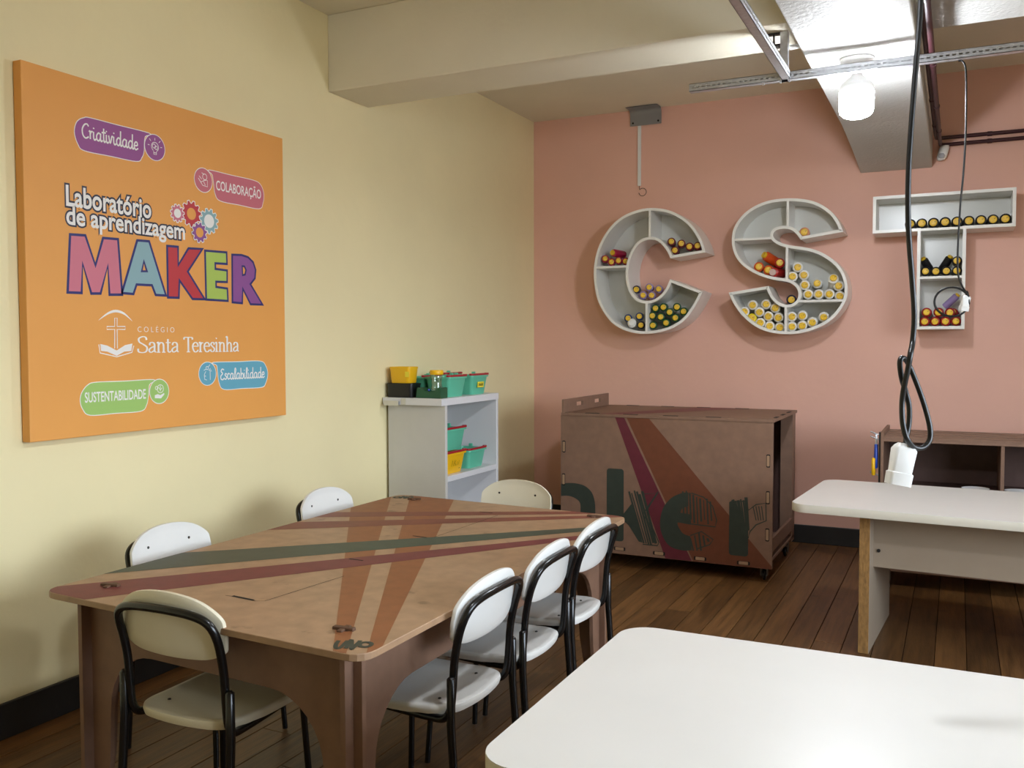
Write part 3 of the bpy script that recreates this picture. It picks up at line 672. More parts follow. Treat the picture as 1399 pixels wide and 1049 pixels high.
# ------------------------------------------------------------------ letter shelves
LD = .30
cC = lambda p: (740 + p[0] / 2.9154, 120 + p[1] / 2.9154)
cS = lambda p: (980 + p[0] / 4.56, 250 + p[1] / 4.56)
cT = lambda p: (1170 + p[0] / 4.56, 240 + p[1] / 4.56)
def wz(px, yy=-LD): v = at(*px, y=yy); return (v.x, v.z)
def letter(name, label, loop, dividers, org):
    t = thing(name, label, 'shelf', (org[0], 0, org[1]))
    lp = [(a - org[0], b - org[1]) for a, b in loop]; inner = offset(lp, -.021)
    n = len(lp); f = lambda a, b, d: (a, d, b)
    mb = MB(); vs = []; fs = []
    for L, y in ((lp, -.002), (lp, -LD), (inner, -LD), (inner, -.012)):
        vs += [(a, y, b) for a, b in L]
    for r in range(3):
        for k in range(n): fs.append((r * n + k, r * n + (k + 1) % n, (r + 1) * n + (k + 1) % n, (r + 1) * n + k))
    mb.add(vs, fs).build('rim', m_lshelf, t, smooth=35)
    MB().prism(offset(lp, -.006), -.012, -.002, f).build('back_board', m_lback, t)
    for (x0, z0, x1, z1) in dividers:
        a = Vector((x0 - org[0], z0 - org[1])); b = Vector((x1 - org[0], z1 - org[1])); d = (b - a).normalized(); nn = Vector((-d.y, d.x)) * .0085
        MB().prism([tuple(a + nn), tuple(b + nn), tuple(b - nn), tuple(a - nn)], -LD + .002, -.012, f).build('divider', m_lshelf, t)
    return t
def trace(cf, outer_parts):       # list of (points, smooth?)
    out = []
    for pts in outer_parts:
        P = [wz(cf(p)) for p in pts]
        out += [(v.x, v.y) for v in smooth_path([(a, b, 0) for a, b in P], 3)] if len(P) > 2 else P
    return out
Co = [(652, 655), (640, 612), (610, 560), (570, 520), (520, 492), (470, 480), (420, 479), (370, 490), (320, 513), (275, 552), (240, 605), (218, 660), (208, 720), (210, 780), (222, 840), (245, 890), (280, 935), (325, 963), (375, 977), (425, 979), (475, 972), (525, 955), (570, 925), (605, 880), (628, 840), (641, 811)]
Ci = [(511, 762), (495, 798), (470, 828), (440, 845), (410, 848), (382, 838), (362, 815), (350, 785), (345, 750), (346, 715), (354, 680), (368, 648), (388, 622), (413, 607), (440, 604), (463, 611), (486, 632), (502, 655), (513, 679)]
cl = trace(cC, [Co, Ci])
def dv(cf, a, b): p, q = wz(cf(a)), wz(cf(b)); return (p[0], p[1], q[0], q[1])
def vdiv(cf, x, y0, y1): p, q = wz(cf((x, y0))), wz(cf((x, y1))); xm = (p[0] + q[0]) / 2; return (xm, p[1], xm, q[1])
def hdiv(cf, x0, x1, y): p, q = wz(cf((x0, y))), wz(cf((x1, y))); zm = (p[1] + q[1]) / 2; return (p[0], zm, q[0], zm)
letter('letter_shelf', 'white wall shelf shaped like the letter C with dark paint bottles', cl, [vdiv(cC, 430, 484, 600), hdiv(cC, 213, 345, 713), vdiv(cC, 417, 852, 974)], (1.1, 2.12))
So = [(785, 303), (765, 255), (735, 205), (695, 165), (640, 130), (580, 108), (510, 97), (440, 95), (370, 100), (300, 115), (230, 145), (170, 187), (125, 240), (98, 295), (90, 350), (95, 405), (115, 460), (150, 505), (195, 540), (250, 570), (310, 592), (370, 605), (420, 612), (460, 625), (492, 652), (505, 690), (495, 728), (465, 752), (432, 757), (400, 750), (370, 730), (347, 703), (330, 670), (318, 641)]
Sb = [(70, 682), (90, 730), (120, 780), (160, 830), (210, 875), (270, 910), (330, 930), (390, 939), (440, 941), (500, 937), (560, 925), (620, 905), (680, 875), (730, 835), (775, 780), (805, 720), (812, 670), (808, 620), (790, 560), (755, 510), (705, 465), (650, 432), (590, 410), (530, 398), (480, 391), (430, 382), (385, 366), (357, 347), (347, 326), (355, 303), (382, 288), (415, 284), (450, 288), (478, 303), (500, 327), (518, 352)]
sl = trace(cS, [So, Sb])
letter('letter_shelf', 'white wall shelf shaped like the letter S with white paint bottles', sl, [vdiv(cS, 438, 98, 284), hdiv(cS, 95, 345, 348), vdiv(cS, 432, 386, 612), hdiv(cS, 505, 800, 733), vdiv(cS, 425, 758, 938)], (2.2, 2.12))
tl = [(2.794, 2.588), (2.794, 2.328), (3.087, 2.328), (3.087, 1.643), (3.393, 1.643), (3.393, 2.328), (3.689, 2.328), (3.689, 2.588)]
letter('letter_shelf', 'white wall shelf shaped like the letter T with a stack of cells', tl, [(3.087, 2.337, 3.393, 2.337), (3.087, 2.003, 3.393, 2.003)], (3.24, 2.12))

# paint bottles
BP = [(0, 0), (.032, 0), (.0362, .004), (.037, .012), (.037, .15), (.036, .158), (.028, .163), (.022, .165), (.022, .167)]
CPR = [(0, .165), (.0235, .165), (.025, .168), (.025, .178), (.0235, .182), (.017, .183), (.015, .180), (0, .180)]
bproto = {}
def bottle(x, z, col, label, group, y0=-.075, tilt=None, cap=None, sc=1):
    key = (col, cap)
    if key not in bproto:
        t = thing('paint_bottle', label, 'bottle', group=group)
        MB().lathe(BP, 18).build('body', BC[col], t, smooth=40)
        MB().lathe(CPR, 18).build('cap', cap or m_capy, t, smooth=40)
        bproto[key] = t
    else: t = copy_tree(bproto[key])
    t['label'] = label; t['group'] = group
    d = Vector((.85 * (CP.x - x) / 7.2 + random.uniform(-.03, .03), -1, random.uniform(-.05, .0))) if tilt is None else Vector(tilt)
    t.rotation_mode = 'QUATERNION'; t.rotation_quaternion = d.to_track_quat('Z', 'Y'); t.location = (x, y0, z)
    if tilt is None: t.location = Vector((x, y0 - .178, z)) - d.normalized() * .178 * sc
    t.scale = (sc, sc, sc)
def relax(P, it=60, d=.0745, clamp=None):
    P = [list(p) for p in P]
    for _ in range(it):
        for i in range(len(P)):
            for j in range(i):
                dx, dz = P[i][0] - P[j][0], P[i][1] - P[j][1]; L = math.hypot(dx, dz)
                if 1e-5 < L < d:
                    m = (d - L) / 2 / L; P[i][0] += dx * m; P[i][1] += dz * m; P[j][0] -= dx * m; P[j][1] -= dz * m
        if clamp:
            for p in P: p[0] = min(max(p[0], clamp[0]), clamp[1]); p[1] = max(p[1], clamp[2])
    return P
def batch(cf, items, where, grp, y0=-.075, sc=None, clamp=None):
    sc = sc or (.87 if cf is cC else 1)
    P = relax([wz(cf(p), -.24) for p, c in items], 60, .0745 * sc, clamp)
    nth = ['first', 'second', 'third', 'fourth', 'fifth', 'sixth', 'seventh', 'eighth', 'ninth', 'tenth']
    for k, ((x, z), (p, c)) in enumerate(zip(P, items)):
        same = sorted([(round(q[0], 3), q[1]) for q, (pp_, cc) in zip(P, items) if cc == c]); nm = {'cherry': 'red'}.get(c, c)
        if len(same) == 1: lab = '%s paint bottle with yellow cap lying in %s' % (nm, where)
        else: lab = '%s paint bottle with yellow cap, %s from left in %s' % (nm, nth[same.index((round(x, 3), z))], where)
        bottle(x, z, c, lab, grp, y0, sc=sc)
batch(cC, [((518, 612), 'maroon'), ((558, 620), 'maroon'), ((592, 632), 'maroon'), ((626, 629), 'maroon'), ((532, 647), 'maroon')], 'the C upper right cell', 'bottles in the C shelf, upper right', clamp=(0, wz(cC((640, 640)))[0] - .05, 0))
batch(cC, [((240, 687), 'crimson'), ((270, 688), 'crimson'), ((302, 689), 'crimson'), ((331, 690), 'crimson')], 'the C upper left cell', 'bottles in the C shelf, upper left', sc=.82, clamp=(wz(cC((224, 690)))[0] + .045, 3, 0))
x, z = wz(cC((300, 659)), -.24); bottle(x + .01, z, 'crimson', 'crimson paint bottle lying askew on top in the upper left cell of the C', 'bottles in the C shelf, upper left', -.1, (-.35, -1, .05), sc=.85)
batch(cC, [((379, 803), 'navy'), ((430, 794), 'lilac'), ((468, 801), 'lilac'), ((406, 826), 'lilac'), ((440, 826), 'lilac')], 'the round C opening', 'bottles in the opening of the C')
batch(cC, [((346, 917), 'blue'), ((391, 910), 'blue'), ((397, 945), 'navy')], 'the C lower left cell', 'bottles in the C shelf, lower left')
x, z = wz(cC((361, 935)), -.24); bottle(x, z - .005, 'white', 'white capped bottle lying in the lower left cell of the letter C', 'bottles in the C shelf, lower left', -.075, None, m_whitepl)
batch(cC, [((444, 905), 'green'), ((486, 876), 'green'), ((541, 873), 'green'), ((476, 912), 'green'), ((510, 893), 'green'), ((566, 890), 'green'), ((532, 914), 'green'), ((497, 936), 'green'), ((445, 946), 'green'), ((457, 880), 'green')], 'the C lower right cell', 'bottles in the C shelf, lower right')
batch(cS, [((543, 306), 'peach')], 'the S upper right cell', 'bottle in the S shelf, upper right')
batch(cS, [((262, 522), 'orange'), ((316, 541), 'orange'), ((390, 497), 'red')], 'the S middle left cell', 'bottles in the S shelf, middle left')
x, z = wz(cS((385, 556)), -.24); bottle(x, z, 'red', 'red bottle with pale cap lying in the middle left cell of the S', 'bottles in the S shelf, middle left', -.1, (-.25, -1, 0), mat('cap_pale', (226, 196, 186), .4))
x, z = wz(cS((335, 505)), -.2); bottle(x + .05, z, 'orange', 'orange bottle turned sideways in the middle left cell of the S', 'bottles in the S shelf, middle left', -.08, (-.5, -.6, .35))
batch(cS, [((503, 529), 'white'), ((472, 579), 'white'), ((540, 577), 'white'), ((547, 634), 'white'), ((571, 689), 'white'), ((634, 692), 'white'), ((700, 692), 'white'), ((756, 694), 'white'), ((758, 650), 'white'), ((623, 624), 'clear')], 'the S middle right cell', 'bottles in the S shelf, middle right')
x, z = wz(cS((712, 648)), -.2); bottle(x, z + .01, 'white', 'white paint bottle tipped upward in the middle right cell of the S', 'bottles in the S shelf, middle right', -.11, (.1, -.8, .25))
batch(cS, [((463, 727), 'navy')], 'the lower opening of the letter S', 'bottle in the opening of the S')
batch(cS, [((228, 765), 'white'), ((308, 758), 'white'), ((173, 802), 'white'), ((268, 800), 'white'), ((358, 784), 'white'), ((222, 845), 'yellow'), ((322, 826), 'white'), ((374, 837), 'white'), ((268, 868), 'white'), ((326, 888), 'white'), ((385, 893), 'white')], 'the S lower left cell', 'bottles in the S shelf, lower left')
batch(cS, [((468, 832), 'white'), ((530, 828), 'white'), ((468, 893), 'white'), ((530, 887), 'white'), ((594, 868), 'white'), ((664, 835), 'white')], 'the S lower right cell', 'bottles in the S shelf, lower right')
batch(cT, [((358, 304), 'black'), ((428, 301), 'black'), ((502, 298), 'black'), ((572, 294), 'black'), ((643, 290), 'black'), ((713, 286), 'black'), ((787, 281), 'black'), ((860, 278), 'black'), ((934, 274), 'black')], 'the crossbar of the letter T', 'bottles in the T crossbar', clamp=(2.85, 3.629, 2.387))
batch(cT, [((417, 597), 'black'), ((487, 596), 'black'), ((556, 594), 'black'), ((626, 592), 'black'), ((632, 530), 'black')], 'the T upper stem cell', 'bottles in the T shelf, upper stem cell', sc=.89, clamp=(3.141, 3.339, 2.045))
for px, py, tl_, w in ((470, 575, (-.45, -.45, .75), 'tilted left'), (520, 570, (.45, -.3, .7), 'tilted right')):
    x, z = wz(cT((px, py)), -.15); bottle(x, z - .03, 'black', 'black paint bottle %s behind others in the T upper stem cell' % w, 'bottles in the T shelf, upper stem cell', -.08, tl_, sc=.75)
batch(cT, [((408, 913), 'cherry'), ((477, 912), 'cherry'), ((547, 911), 'cherry'), ((617, 911), 'cherry'), ((436, 853), 'cherry'), ((508, 857), 'cherry'), ((580, 855), 'cherry')], 'the T lowest cell', 'bottles in the T shelf, lowest cell', sc=.89, clamp=(3.141, 3.339, 1.698))
x, z = wz(cT((550, 818)), -.14); bottle(x, z, 'lilac', 'lilac bottle lying slanted across the red ones in the letter T', 'bottles in the T shelf, lowest cell', -.14, (.75, -.2, .75), sc=.68)
x, z = wz(cT((640, 850)), -.12); bottle(x - .02, z - .02, 'cherry', 'red bottle turned aside at the right of the T lowest cell', 'bottles in the T shelf, lowest cell', -.05, (-.1, -.7, .1), sc=.8)

# ------------------------------------------------------------------ fibreboard cabinet with "maker" print
cab = thing('rolling_cabinet', 'brown fibreboard cabinet on castors with large dark green lettering', 'cabinet', (1.575, -.915, 0))
CO = Vector((1.575, -.915, 0))
def cb(name, x0, x1, y0, y1, z0, z1, m=m_mdfd, par=None, bev=.001): return MB().box(x0 - CO.x, x1 - CO.x, y0 - CO.y, y1 - CO.y, z0, z1).build(name, m, par or cab, bevel=bev, seg=1)
front = cb('front_panel', .84, 2.308, -1.38, -1.362, .098, 1.043)
topb = cb('top_panel', .845, 2.312, -1.385, -.45, 1.043, 1.062)
cb('side_panel', .845, .863, -1.362, -.45, .115, 1.043)
m_kd = mat('mdf_dark_interior', (96, 70, 62), .55, var=.08, scale=18)  # darker board: shade inside the cabinet is put into its colour
cb('back_panel', .863, 2.30, -.47, -.45, .115, 1.043, m_kd)
cb('bottom_panel', .863, 2.30, -1.362, -.47, .14, .158)
cb('post', 2.215, 2.30, -.56, -.47, .115, 1.043); cb('rail', 2.285, 2.303, -1.362, -.47, .20, .29)
mb = MB().prism([[(-1.385 , 1.062), (-.47, 1.062), (-.47, 1.155), (-1.385, 1.155)], [(-1.15, 1.095), (-1.02, 1.095), (-1.02, 1.125), (-1.15, 1.125)], [(-.78, 1.095), (-.65, 1.095), (-.65, 1.125), (-.78, 1.125)]], .85 - CO.x, .868 - CO.x, lambda a, b, d: (d, a - CO.y, b))
mb.build('handle_board', m_mdfd, cab, bevel=.001, seg=1)
cF = lambda p: tuple((lambda v: (v.x, v.z))(at(740 + p[0] / 3.618, 520 + p[1] / 3.618, y=-1.38)))
FM = lambda a, b, d: (a - CO.x, -1.38 - d - CO.y, b)
FQ = [Vector(p) for p in ((.842, .1), (2.306, .1), (2.306, 1.041), (.842, 1.041))]
def fprint(name, pts, m, lay, par=front):
    P = clip([Vector(cF(p)) for p in pts], FQ)
    if P: return MB().prism(P, .0002 + lay * .0003, .0005 + lay * .0003, FM).build(name, m, par)
def fraw(name, loops, m, lay, par=front): return MB().prism(loops, .0002 + lay * .0003, .0005 + lay * .0003, FM).build(name, m, par)
fprint('stripe', [(357, 163), (400, 166), (746, 900), (612, 880)], m_pwine2, 0)
fprint('stripe', [(412, 166), (518, 172), (1150, 935), (1150, 960), (755, 905)], m_pbrown, 0)
def sm(pts, n=5): return [(v.x, v.y) for v in smooth_path([(a, b, 0) for a, b in [cF(p) for p in pts]], n)]
# letters a, k, e, r
a_out = sm([(80, 512), (130, 505), (175, 508), (215, 521), (248, 553), (263, 600), (266, 660)]) + [cF((266, 760)), cF((192, 752))] + sm([(192, 650), (190, 605), (165, 580), (125, 568), (80, 572)])
fraw('letter_a', [(max(.843, p[0]), p[1]) for p in a_out], m_pgreen2, 1)
ks = cF((322, 432)); ke = cF((405, 795)); fraw('letter_k', rrect(ks[0], ke[0], ke[1], ks[1], .02, 5), m_pgreen2, 1)
fraw('letter_k_arm', [cF(p) for p in [(403, 660), (436, 618), (452, 600), (470, 680), (498, 800), (480, 795), (430, 715), (403, 690)]], m_pgreen2, 1)
fraw('letter_e', sm([(725, 552), (690, 556), (640, 580), (600, 630), (585, 700), (595, 760), (630, 815), (690, 838), (742, 838)]) + [cF((735, 770))] + sm([(735, 768), (700, 755), (675, 720), (672, 700)]) + [cF((740, 712)), cF((735, 660))] + sm([(686, 652), (695, 632), (725, 620)]), m_pgreen2, 1)
r0 = cF((927, 593)); r1 = cF((1020, 870)); fraw('letter_r', rrect(r0[0], r1[0], r1[1], cF((927, 700))[1], .02, 5), m_pgreen2, 1)
fraw('letter_r', [cF(p) for p in [(927, 720), (927, 600), (940, 593), (975, 690), (1010, 760), (1020, 770), (1018, 800)]], m_pgreen2, 2)
rnd = random.Random(3)
mb = MB()
def scr(pts, w=.005): ribbon(mb, [cF(p) for p in pts], w * 1.5, FM, 0, .0012)
for k in range(6): scr([(432 + k * 13, 550 + rnd.uniform(-8, 14)), (505 + k * 12, 805 + rnd.uniform(-12, 6))], rnd.uniform(.005, .014))
scr([(575, 548), (500, 660), (552, 735), (580, 800), (572, 815), (500, 808)]); scr([(500, 560), (575, 555), (520, 640)], .004)
for k in range(9): scr([(698 + k * 17, 548 + k * 6 + rnd.uniform(-12, 8)), (704 + k * 17, 695 + rnd.uniform(-10, 15))], rnd.uniform(.004, .0095))
scr([(740, 555), (800, 575), (845, 620), (865, 690), (858, 722), (740, 708)])
for k in range(5): scr([(735 + k * 21, 770 + abs(k - 2) * 14 - 20), (750 + k * 19, 840 - max(0, k - 2) * 22)], rnd.uniform(.005, .011))
scr([(735, 765), (790, 745), (848, 785), (830, 810), (770, 830)])
for k in range(6): scr([(945 + k * 13, 585 + rnd.uniform(-10, 8)), (985 + k * 7, 720 + rnd.uniform(-10, 25))], rnd.uniform(.005, .014))
scr([(930, 600), (1015, 595), (1022, 640), (1060, 612), (1108, 605), (1110, 692), (1060, 712), (1030, 745), (1022, 778), (990, 700)])
for k in range(4): scr([(1045 + k * 14, 620), (1060 + k * 12, 690)], .004)
mb.build('scribble_print', m_pgreen2, front)
def jt(u, v, vert, par=front):
    hw, hh = (.012, .042) if vert else (.042, .012)
    o = MB().prism(rrect(u - hw, u + hw, v - hh, v + hh, .006, 3), .0, .0016, FM).build('slot', m_dark, par)
    MB().prism(rrect(u - hw * .72, u + hw * .72, v - hh * .82, v + hh * .82, .004, 3), .0, .0028, FM).build('joint_tab', m_mdf, par)
for p, vt in (((110, 325), 1), ((108, 487), 1), ((1120, 397), 1), ((1118, 578), 1), ((1115, 762), 1), ((385, 830), 0), ((580, 853), 0), ((783, 880), 0), ((997, 908), 0)):
    u, v = cF(p); jt(max(.862, min(2.29, u)), max(.122, v), vt)
TPM = lambda a, b, d: (a - CO.x, b - CO.y, 1.062 + d)
for x_ in (1.07, 1.35, 1.63, 1.92):
    for y_ in (-1.36, -.475):
        MB().box(x_ - .05 - CO.x, x_ + .05 - CO.x, y_ - .01 - CO.y, y_ + .01 - CO.y, 1.06, 1.0645).build('slot', m_dark, topb)
for y_ in (-1.2, -.95, -.7): MB().box(2.285 - CO.x, 2.305 - CO.x, y_ - .05 - CO.y, y_ + .05 - CO.y, 1.06, 1.0645).build('slot', m_dark, topb)
MB().prism([(1.12, -1.37), (1.3, -1.37), (1.95, -.46), (1.62, -.46)], .0002, .0006, TPM).build('stripe', m_pwine, topb)
def castor(x, y, par, O, z1=.115):
    c = MB().box(x - .03 - O.x, x + .03 - O.x, y - .03 - O.y, y + .03 - O.y, z1 - .006, z1).box(x - .022 - O.x, x - .017 - O.x, y - .02 - O.y, y + .02 - O.y, .03, z1 - .006).box(x + .017 - O.x, x + .022 - O.x, y - .02 - O.y, y + .02 - O.y, .03, z1 - .006).build('castor', m_castor, par)
    MB().lathe([(0, -.012), (.03, -.012), (.035, -.006), (.035, .006), (.03, .012), (0, .012)], 18, lambda a, b, d: (x + d - O.x, y + a - O.y, .035 + b)).build('wheel', m_blackpl, c, smooth=40)
for x_, y_ in ((2.24, -1.27), (2.25, -.52), (.93, -1.27), (.93, -.54)): castor(x_, y_, cab, CO, .14)

# ------------------------------------------------------------------ tool cart at the right
KO = Vector((3.6, -.82, 0))
cart = thing('tool_cart', 'dark brown fibreboard cart with open compartments behind the rear white table', 'cart', KO)
def kb(name, x0, x1, y0, y1, z0, z1, m=m_mdfd, par=None): return MB().box(x0 - KO.x, x1 - KO.x, y0 - KO.y, y1 - KO.y, z0, z1).build(name, m, par or cart, bevel=.001, seg=1)
m_kd = mat('mdf_dark_interior', (96, 70, 62), .55, var=.08, scale=18)
K0, K1 = 2.925, 4.5
kb('side_panel', K0, K0 + .018, -1.10, -.54, .10, .985); kb('side_panel', K1 - .018, K1, -1.10, -.54, .10, .985)
kb('back_panel', K0 + .018, K1 - .018, -.56, -.54, .1, .955, m_kd)
kb('top_panel', K0 + .018, K1 - .018, -1.10, -.54, .925, .945)
for y_ in (-1.06, -.9, -.74, -.60): kb('top_slat', K0 + .018, K1 - .018, y_ - .035, y_ + .035, .945, .958, m_mdfd)
for x_ in (3.6,): kb('divider', x_, x_ + .02, -1.09, -.56, .32, .925)
kb('shelf_board', K0 + .018, K1 - .018, -1.09, -.56, .592, .61, m_kd)
for a, b in ((K0 + .018, 3.60), (3.625, 4.48)):
    d = kb('drawer_front', a + .004, b - .004, -1.106, -1.09, .135, .31)
    kb('groove', a + .012, b - .012, -1.108, -1.106, .142, .148, m_dark, d)
    mk = MB()
    for k in range(9): ribbon(mk, [(a + .14 + k * .045, .285), (a + .155 + k * .045, .30), (a + .17 + k * .045, .285)], .007, lambda p, q, w: (p - KO.x, -1.1085 - KO.y, q), 0, 0)
    mk.build('dark_print', m_dark, d)
kb('bottom_panel', K0, K1, -1.10, -.54, .10, .128)
for x_, y_ in ((2.97, -1.04), (2.97, -.6), (4.44, -1.04), (4.44, -.6)): castor(x_, y_, cart, KO, .1)
# tools hanging on the cart's left side
m_steel = mat('tool_steel', (170, 172, 176), .3, .9)
def hung(name, label, cat, y, z): return thing(name, label, cat, (2.905 if name == 'tool_rack' else 2.896, y, z))
t = hung('pliers', 'blue handled pliers hanging on the left end of the tool cart', 'pliers', -1.06, .80)
for s in (-1, 1): MB().tube(smooth_path([(0, s * .006, .10), (0, s * .02, .05), (0, s * .026, 0), (0, s * .018, -.05)], 4), .011, 8).build('handle', m_blue, t, smooth=60)
MB().prism([(-.016, .09), (.016, .09), (.012, .14), (.003, .165), (-.003, .165), (-.012, .14)], -.006, .006, lambda a, b, d: (d, a, b)).build('jaws', m_steel, t)
t = hung('wire_stripper', 'yellow and black tool hanging below the blue pliers on the cart', 'tool', -1.09, .77)
for s in (-1, 1): MB().tube(smooth_path([(-.012, s * .005, .04), (-.012, s * .022, .015), (-.012, s * .022, -.03), (-.012, s * .012, -.06)], 4), .011, 8).build('handle', m_yel, t, smooth=60)
MB().lathe([(0, -.008), (.016, -.008), (.016, .008), (0, .008)], 14, lambda a, b, d: (-.016 + d, a, b)).build('pivot', m_blackpl, t)
t = hung('tool_rack', 'small black wire rack with steel pegs on the left end of the cart', 'rack', -1.06, .8)
MB().box(.008, .019, -.03, .03, -.25, .18).build('plate', m_blackpl, t)
for z_ in (.16, .13, -.1, -.2):
    MB().tube([(.01, 0, z_), (-.045, .01, z_ + .02)], .004, 8).build('peg', m_steel, t)
for k, (px, py, lab) in enumerate(((1345, 664, 'white dish on the cart shelf left of its divider'), (1392, 664, 'white dish on the cart shelf at the right edge of the photo'))):
    c = at(px, py, y=-.95)
    o = MB().lathe([(0, 0), (.04, 0), (.075, .022), (.08, .03), (.073, .026), (.04, .006), (0, .006)], 24).build('dish', m_whitepl, smooth=40)
    o.location = (c.x - (.05 if k == 0 else 0), -.95, .6105); tag(o, lab, 'dish')

# ------------------------------------------------------------------ lamps
def lamp(loc, label):
    t = thing('ceiling_lamp', label, 'lamp', loc, group='bulb lamps under the beam')
    MB().lathe([(0, 0), (.078, 0), (.078, -.006), (.055, -.018), (.03, -.024), (0, -.024)], 28).build('rose', m_whitepl, t, smooth=40)
    MB().lathe([(.024, -.02), (.024, -.075), (.03, -.085), (.045, -.095), (.066, -.115), (.074, -.13), (.075, -.152)], 28).build('housing', m_whitepl, t, smooth=40)
    MB().lathe([(.075, -.152), (.079, -.156), (.079, -.235), (.074, -.256), (.06, -.27), (.035, -.279), (0, -.281)], 20).build('diffuser', m_emit, t, smooth=60)
    return t
lamp((2.9, -2.634, 2.9), 'lit white bulb lamp hanging from the white beam')
lamp((2.9, -5.3, 2.9), 'lit bulb lamp on the beam above the near white table, outside the photo')

# ------------------------------------------------------------------ cable rails
def rail(name, label, p, length, axis):
    t = thing(name, label, 'rail', p)
    w, tk = .038, .0022; f = (lambda a, b, c: (a, b, c)) if axis == 'x' else (lambda a, b, c: (-b, a, c))
    def bx(mb, a0, a1, b0, b1, c0, c1):
        q = MB().box(a0, a1, b0, b1, c0, c1); mb.add([f(*v) for v in q.v], q.f)
    mb = MB()
    bx(mb, 0, length, -w / 2, w / 2, -.0, tk)                                    # web at the bottom
    for s in (-1, 1):
        y0, y1 = (s * w / 2 - tk, s * w / 2) if s > 0 else (s * w / 2, s * w / 2 + tk)
        bx(mb, 0, length, y0, y1, 0, .014); bx(mb, 0, length, y0, y1, .022, w)
        bx(mb, 0, length, y0 - .001, y1 + .001, .006, .008); bx(mb, 0, length, y0 - .001, y1 + .001, .029, .031)
        bx(mb, 0, length, min(s * w / 2, s * (w / 2 - .009)), max(s * w / 2, s * (w / 2 - .009)), w - tk, w)
        n = int(length / .026)
        for k in range(n + 1): bx(mb, k * .026, min(length, k * .026 + .011), y0, y1, .014, .022)
    mb.build('channel', m_galv, t)
    return t
r1 = rail('cable_rail', 'long galvanised slotted rail passing in front of the lit bulb', (2.13, -2.77, 2.80), 4.45, 'x')
r2 = rail('cable_rail', 'galvanised slotted rail running toward the viewer at the top', (2.60, -9.8, 2.80), 7.0, 'y')
MB().box(.44, .475, -.02, .02, .0, .235).build('hanger_strap', m_galv, r1)
br = MB().box(.36, .44, -.015, .015, .222, .228).box(.405, .411, -.015, .015, .17, .225).box(.405, .45, -.015, .015, .168, .175).build('hanger_bracket', m_blackpl, r1)
MB().lathe([(0, 0), (.012, 0), (.012, .01), (0, .01)], 6, lambda a, b, d: (.425 + a, b, .158 + d)).build('bolt', m_castor, br)
for x_ in (.36, .48, .44): MB().box(x_, x_ + .008, -.022, -.018, -.014, .004).build('clip', m_galv, r1)
MB().tube([(.475, .05, .17), (.55, .05, .17)], .012, 10).build('conduit_stub', m_whitepl, r1)
r3 = rail('cable_rail', 'galvanised slotted rail above the viewer carrying the thick cable', (2.60, -5.15, 2.80), 3.9, 'x')

# hanging cables with sockets
def socket(par, c, axis, k):
    d = Vector(axis).normalized(); s = Vector((CR[0].x, CR[0].y, 0)).normalized(); s = (s - d * s.dot(d)).normalized(); n = d.cross(s)
    prof = [(0, .55, .5), (.006, .8, .8), (.014, 1, 1), (.062, .92, .92), (.064, 1.06, 1.02), (.09, 1.03, 1)]
    vs = []; fs = []; base = rrect(-.5, .5, -.36, .36, .14, 3); N = len(base)
    for t_, a, b in prof:
        for p in base: vs.append(Vector(c) + d * t_ * k + s * p[0] * .047 * k * a + n * p[1] * .047 * k * b)
    for i_ in range(len(prof) - 1):
        for q in range(N): fs.append((i_ * N + q, i_ * N + (q + 1) % N, (i_ + 1) * N + (q + 1) % N, (i_ + 1) * N + q))
    fs.append(tuple(range(N))); fs.append(tuple((len(prof) - 1) * N + q for q in range(N)))
    MB().add(vs, fs).build('socket', m_whitepl, par, smooth=40)
DC = 1.95
ck = lambda p, o=0: CP + ray(1170 + p[0] / 4.77, 460 + p[1] / 4.77) * (DC + o)
pts = [CP + ray(*p) * DC for p in ((1258, 0), (1252, 80), (1245, 170), (1241, 240), (1241, 310), (1246, 380), (1249, 430), (1247, 465))]
top = pts[0]; pts = [Vector((top.x + .004, -5.15, 2.80)), Vector((top.x + .003, (top.y - 5.15) / 2, 2.55))] + pts
pts += [ck((352, 110), -.02), ck((338, 200), -.02), ck((312, 320), -.015), ck((298, 430), -.01), ck((302, 560), -.015), ck((328, 660), -.02), ck((372, 718), -.01), ck((430, 724)), ck((474, 680), .005), ck((480, 600), .01), ck((450, 470), .012), ck((395, 310), .012), ck((335, 170), .012), ck((300, 138)), ck((283, 170), -.005), ck((295, 270), .0), ck((322, 360), .01), ck((343, 450), .012), ck((343, 560), .012), ck((328, 640), .008), ck((320, 700), 0)]
t = thing('hanging_cable', 'thick black knotted cable with a white socket hanging nearest the viewer', 'cable', (0, 0, 0))
MB().tube(smooth_path(pts, 6), .0058, 10).build('cord', m_cable, t, smooth=60)
a, b = ck((318, 695)), ck((268, 960)); socket(t, a, b - a, 1.0)
YC = -2.77
kt = lambda p: at(*cT(p), y=YC)
pts = [Vector((3.335, YC, 2.793)), at(1315, 83.5, y=YC), at(1319.5, 96, y=YC), at(1320, 140, y=YC), at(1319, 190, y=YC), at(1316, 238, y=YC)] + [kt(p) for p in ((650, 150), (640, 300), (632, 450), (632, 600), (655, 680), (690, 735))]
for k in range(27):
    a = math.radians(-28 - k * 27); sc = 1 + .10 * math.sin(k * .45)
    p = kt((602 + 108 * sc * math.cos(a), 792 + 90 * sc * math.sin(a))); pts.append(p + Vector((0, .012 * math.sin(k * .6) - .006, 0)))
pts += [kt((690, 720)), kt((683, 755))]
t = thing('hanging_cable', 'thin black coiled cable with a white socket hanging before the T shelf', 'cable', (0, 0, 0))
MB().tube(smooth_path(pts, 4), .0042, 8).build('cord', m_cable, t, smooth=60)
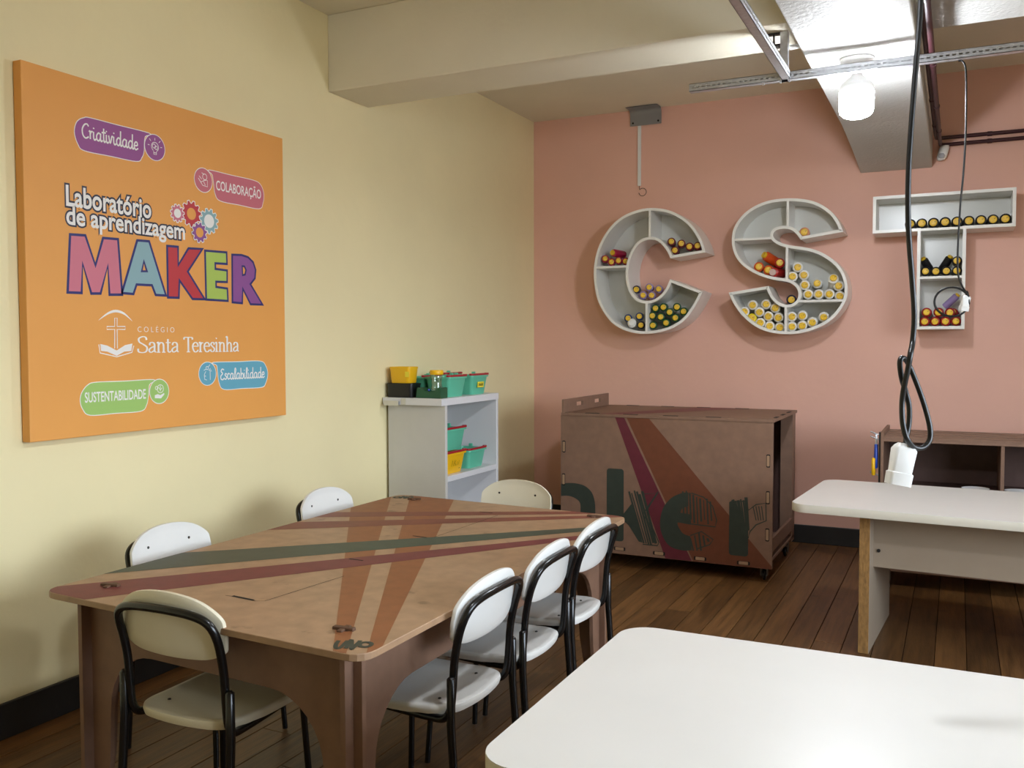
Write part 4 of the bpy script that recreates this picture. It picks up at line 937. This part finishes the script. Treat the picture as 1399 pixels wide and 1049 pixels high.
a, b = kt((685, 745)), kt((662, 865)); socket(t, a, b - a, .78)

# ------------------------------------------------------------------ conduits, sensor, bracket on the walls
t = thing('conduit_run', 'burgundy painted conduit along the white beam and across the pink wall', 'conduit', (3.2, 0, 3.0))
for k, (xx, zz, zw) in enumerate(((3.192, 2.985, 3.012), (3.218, 2.945, 2.962))):
    MB().tube(smooth_path([(xx - 3.2, RY + .02, zz - 3), (xx - 3.2, -4, zz - 3), (xx - 3.2, -.3, zz - 3)], 4) + [Vector((xx - 3.2, -.05, zw - 3)), Vector((xx - 3.17, -.032, zw - 3)), Vector((RX - 3.22, -.03, zw - 3))], .0135, 10).build('pipe', m_burg, t, smooth=60)
    for y_ in (-4.2, -3.2, -2.2, -1.3, -.6): MB().tube([(xx - 3.2, y_ - .02, zz - 3), (xx - 3.2, y_ + .02, zz - 3)], .017, 10).build('clamp', m_burg, t, smooth=60)
    for x_ in (.33, 1.2, 2.1): MB().tube([(x_ - .015, -.03, zw - 3), (x_ + .015, -.03, zw - 3)], .017, 10).build('clamp', m_burg, t, smooth=60)
s_ = thing('motion_sensor', 'small white motion sensor on the pink wall below the burgundy pipes', 'sensor', (3.235, -.0, 2.9))
MB().tube(smooth_path([(0, 0, .03), (0, -.02, .03), (0, -.03, .02)], 3), .01, 8).build('arm', m_whitepl, s_)
MB().lathe([(0, -.055), (.022, -.05), (.033, -.03), (.033, .03), (.026, .05), (0, .055)], 18, lambda a, b, d: (a + d * .25, -.06 + b * .8, d)).build('body', m_whitepl, s_, smooth=60)
MB().lathe([(0, -.02), (.018, -.016), (.024, 0), (.018, .016), (0, .02)], 14, lambda a, b, d: (a - .008, -.078 + b * .6, d - .022)).build('lens', m_lens, s_, smooth=60)
t = thing('ceiling_bracket', 'grey bent steel bracket high on the pink wall above the C shelf', 'bracket', (1.01, 0, 3.34))
pr = smooth_path([(-.14, .125), (-.06, .125), (-.035, .118), (-.022, .10), (-.018, .07), (-.018, 0)], 4); pr = [(v.x, v.y) for v in [Vector((p.x, p.y)) for p in [Vector((q[0], q[1], 0)) for q in pr]]]
loop = pr + [(a + .006, b + .006) for a, b in reversed(pr)]
MB().prism(loop, -.125, .14, lambda a, b, d: (d, a, b)).build('plate', m_greyst, t, smooth=30)
for x_ in (-.1, .115): MB().lathe([(0, 0), (.008, 0), (.008, .004), (0, .004)], 10, lambda a, b, d: (x_ + a, -.018 - d, .025 + b)).build('bolt', m_dark, t)
t = thing('wall_trunking', 'thin white vertical cable trunking below the grey bracket', 'trunking', (.963, 0, 2.85))
MB().box(-.013, .013, -.018, 0, 0, .49).build('channel', m_whitepl, t, bevel=.002)
o = MB().tube([(0, -.006, 0), (0, -.01, -.02)] + [(.028 + .032 * math.cos(math.radians(140 - k * 24)), -.008, -.052 + .032 * math.sin(math.radians(140 - k * 24))) for k in range(14)], .0022, 6).build('wire_loop', m_cable, t)
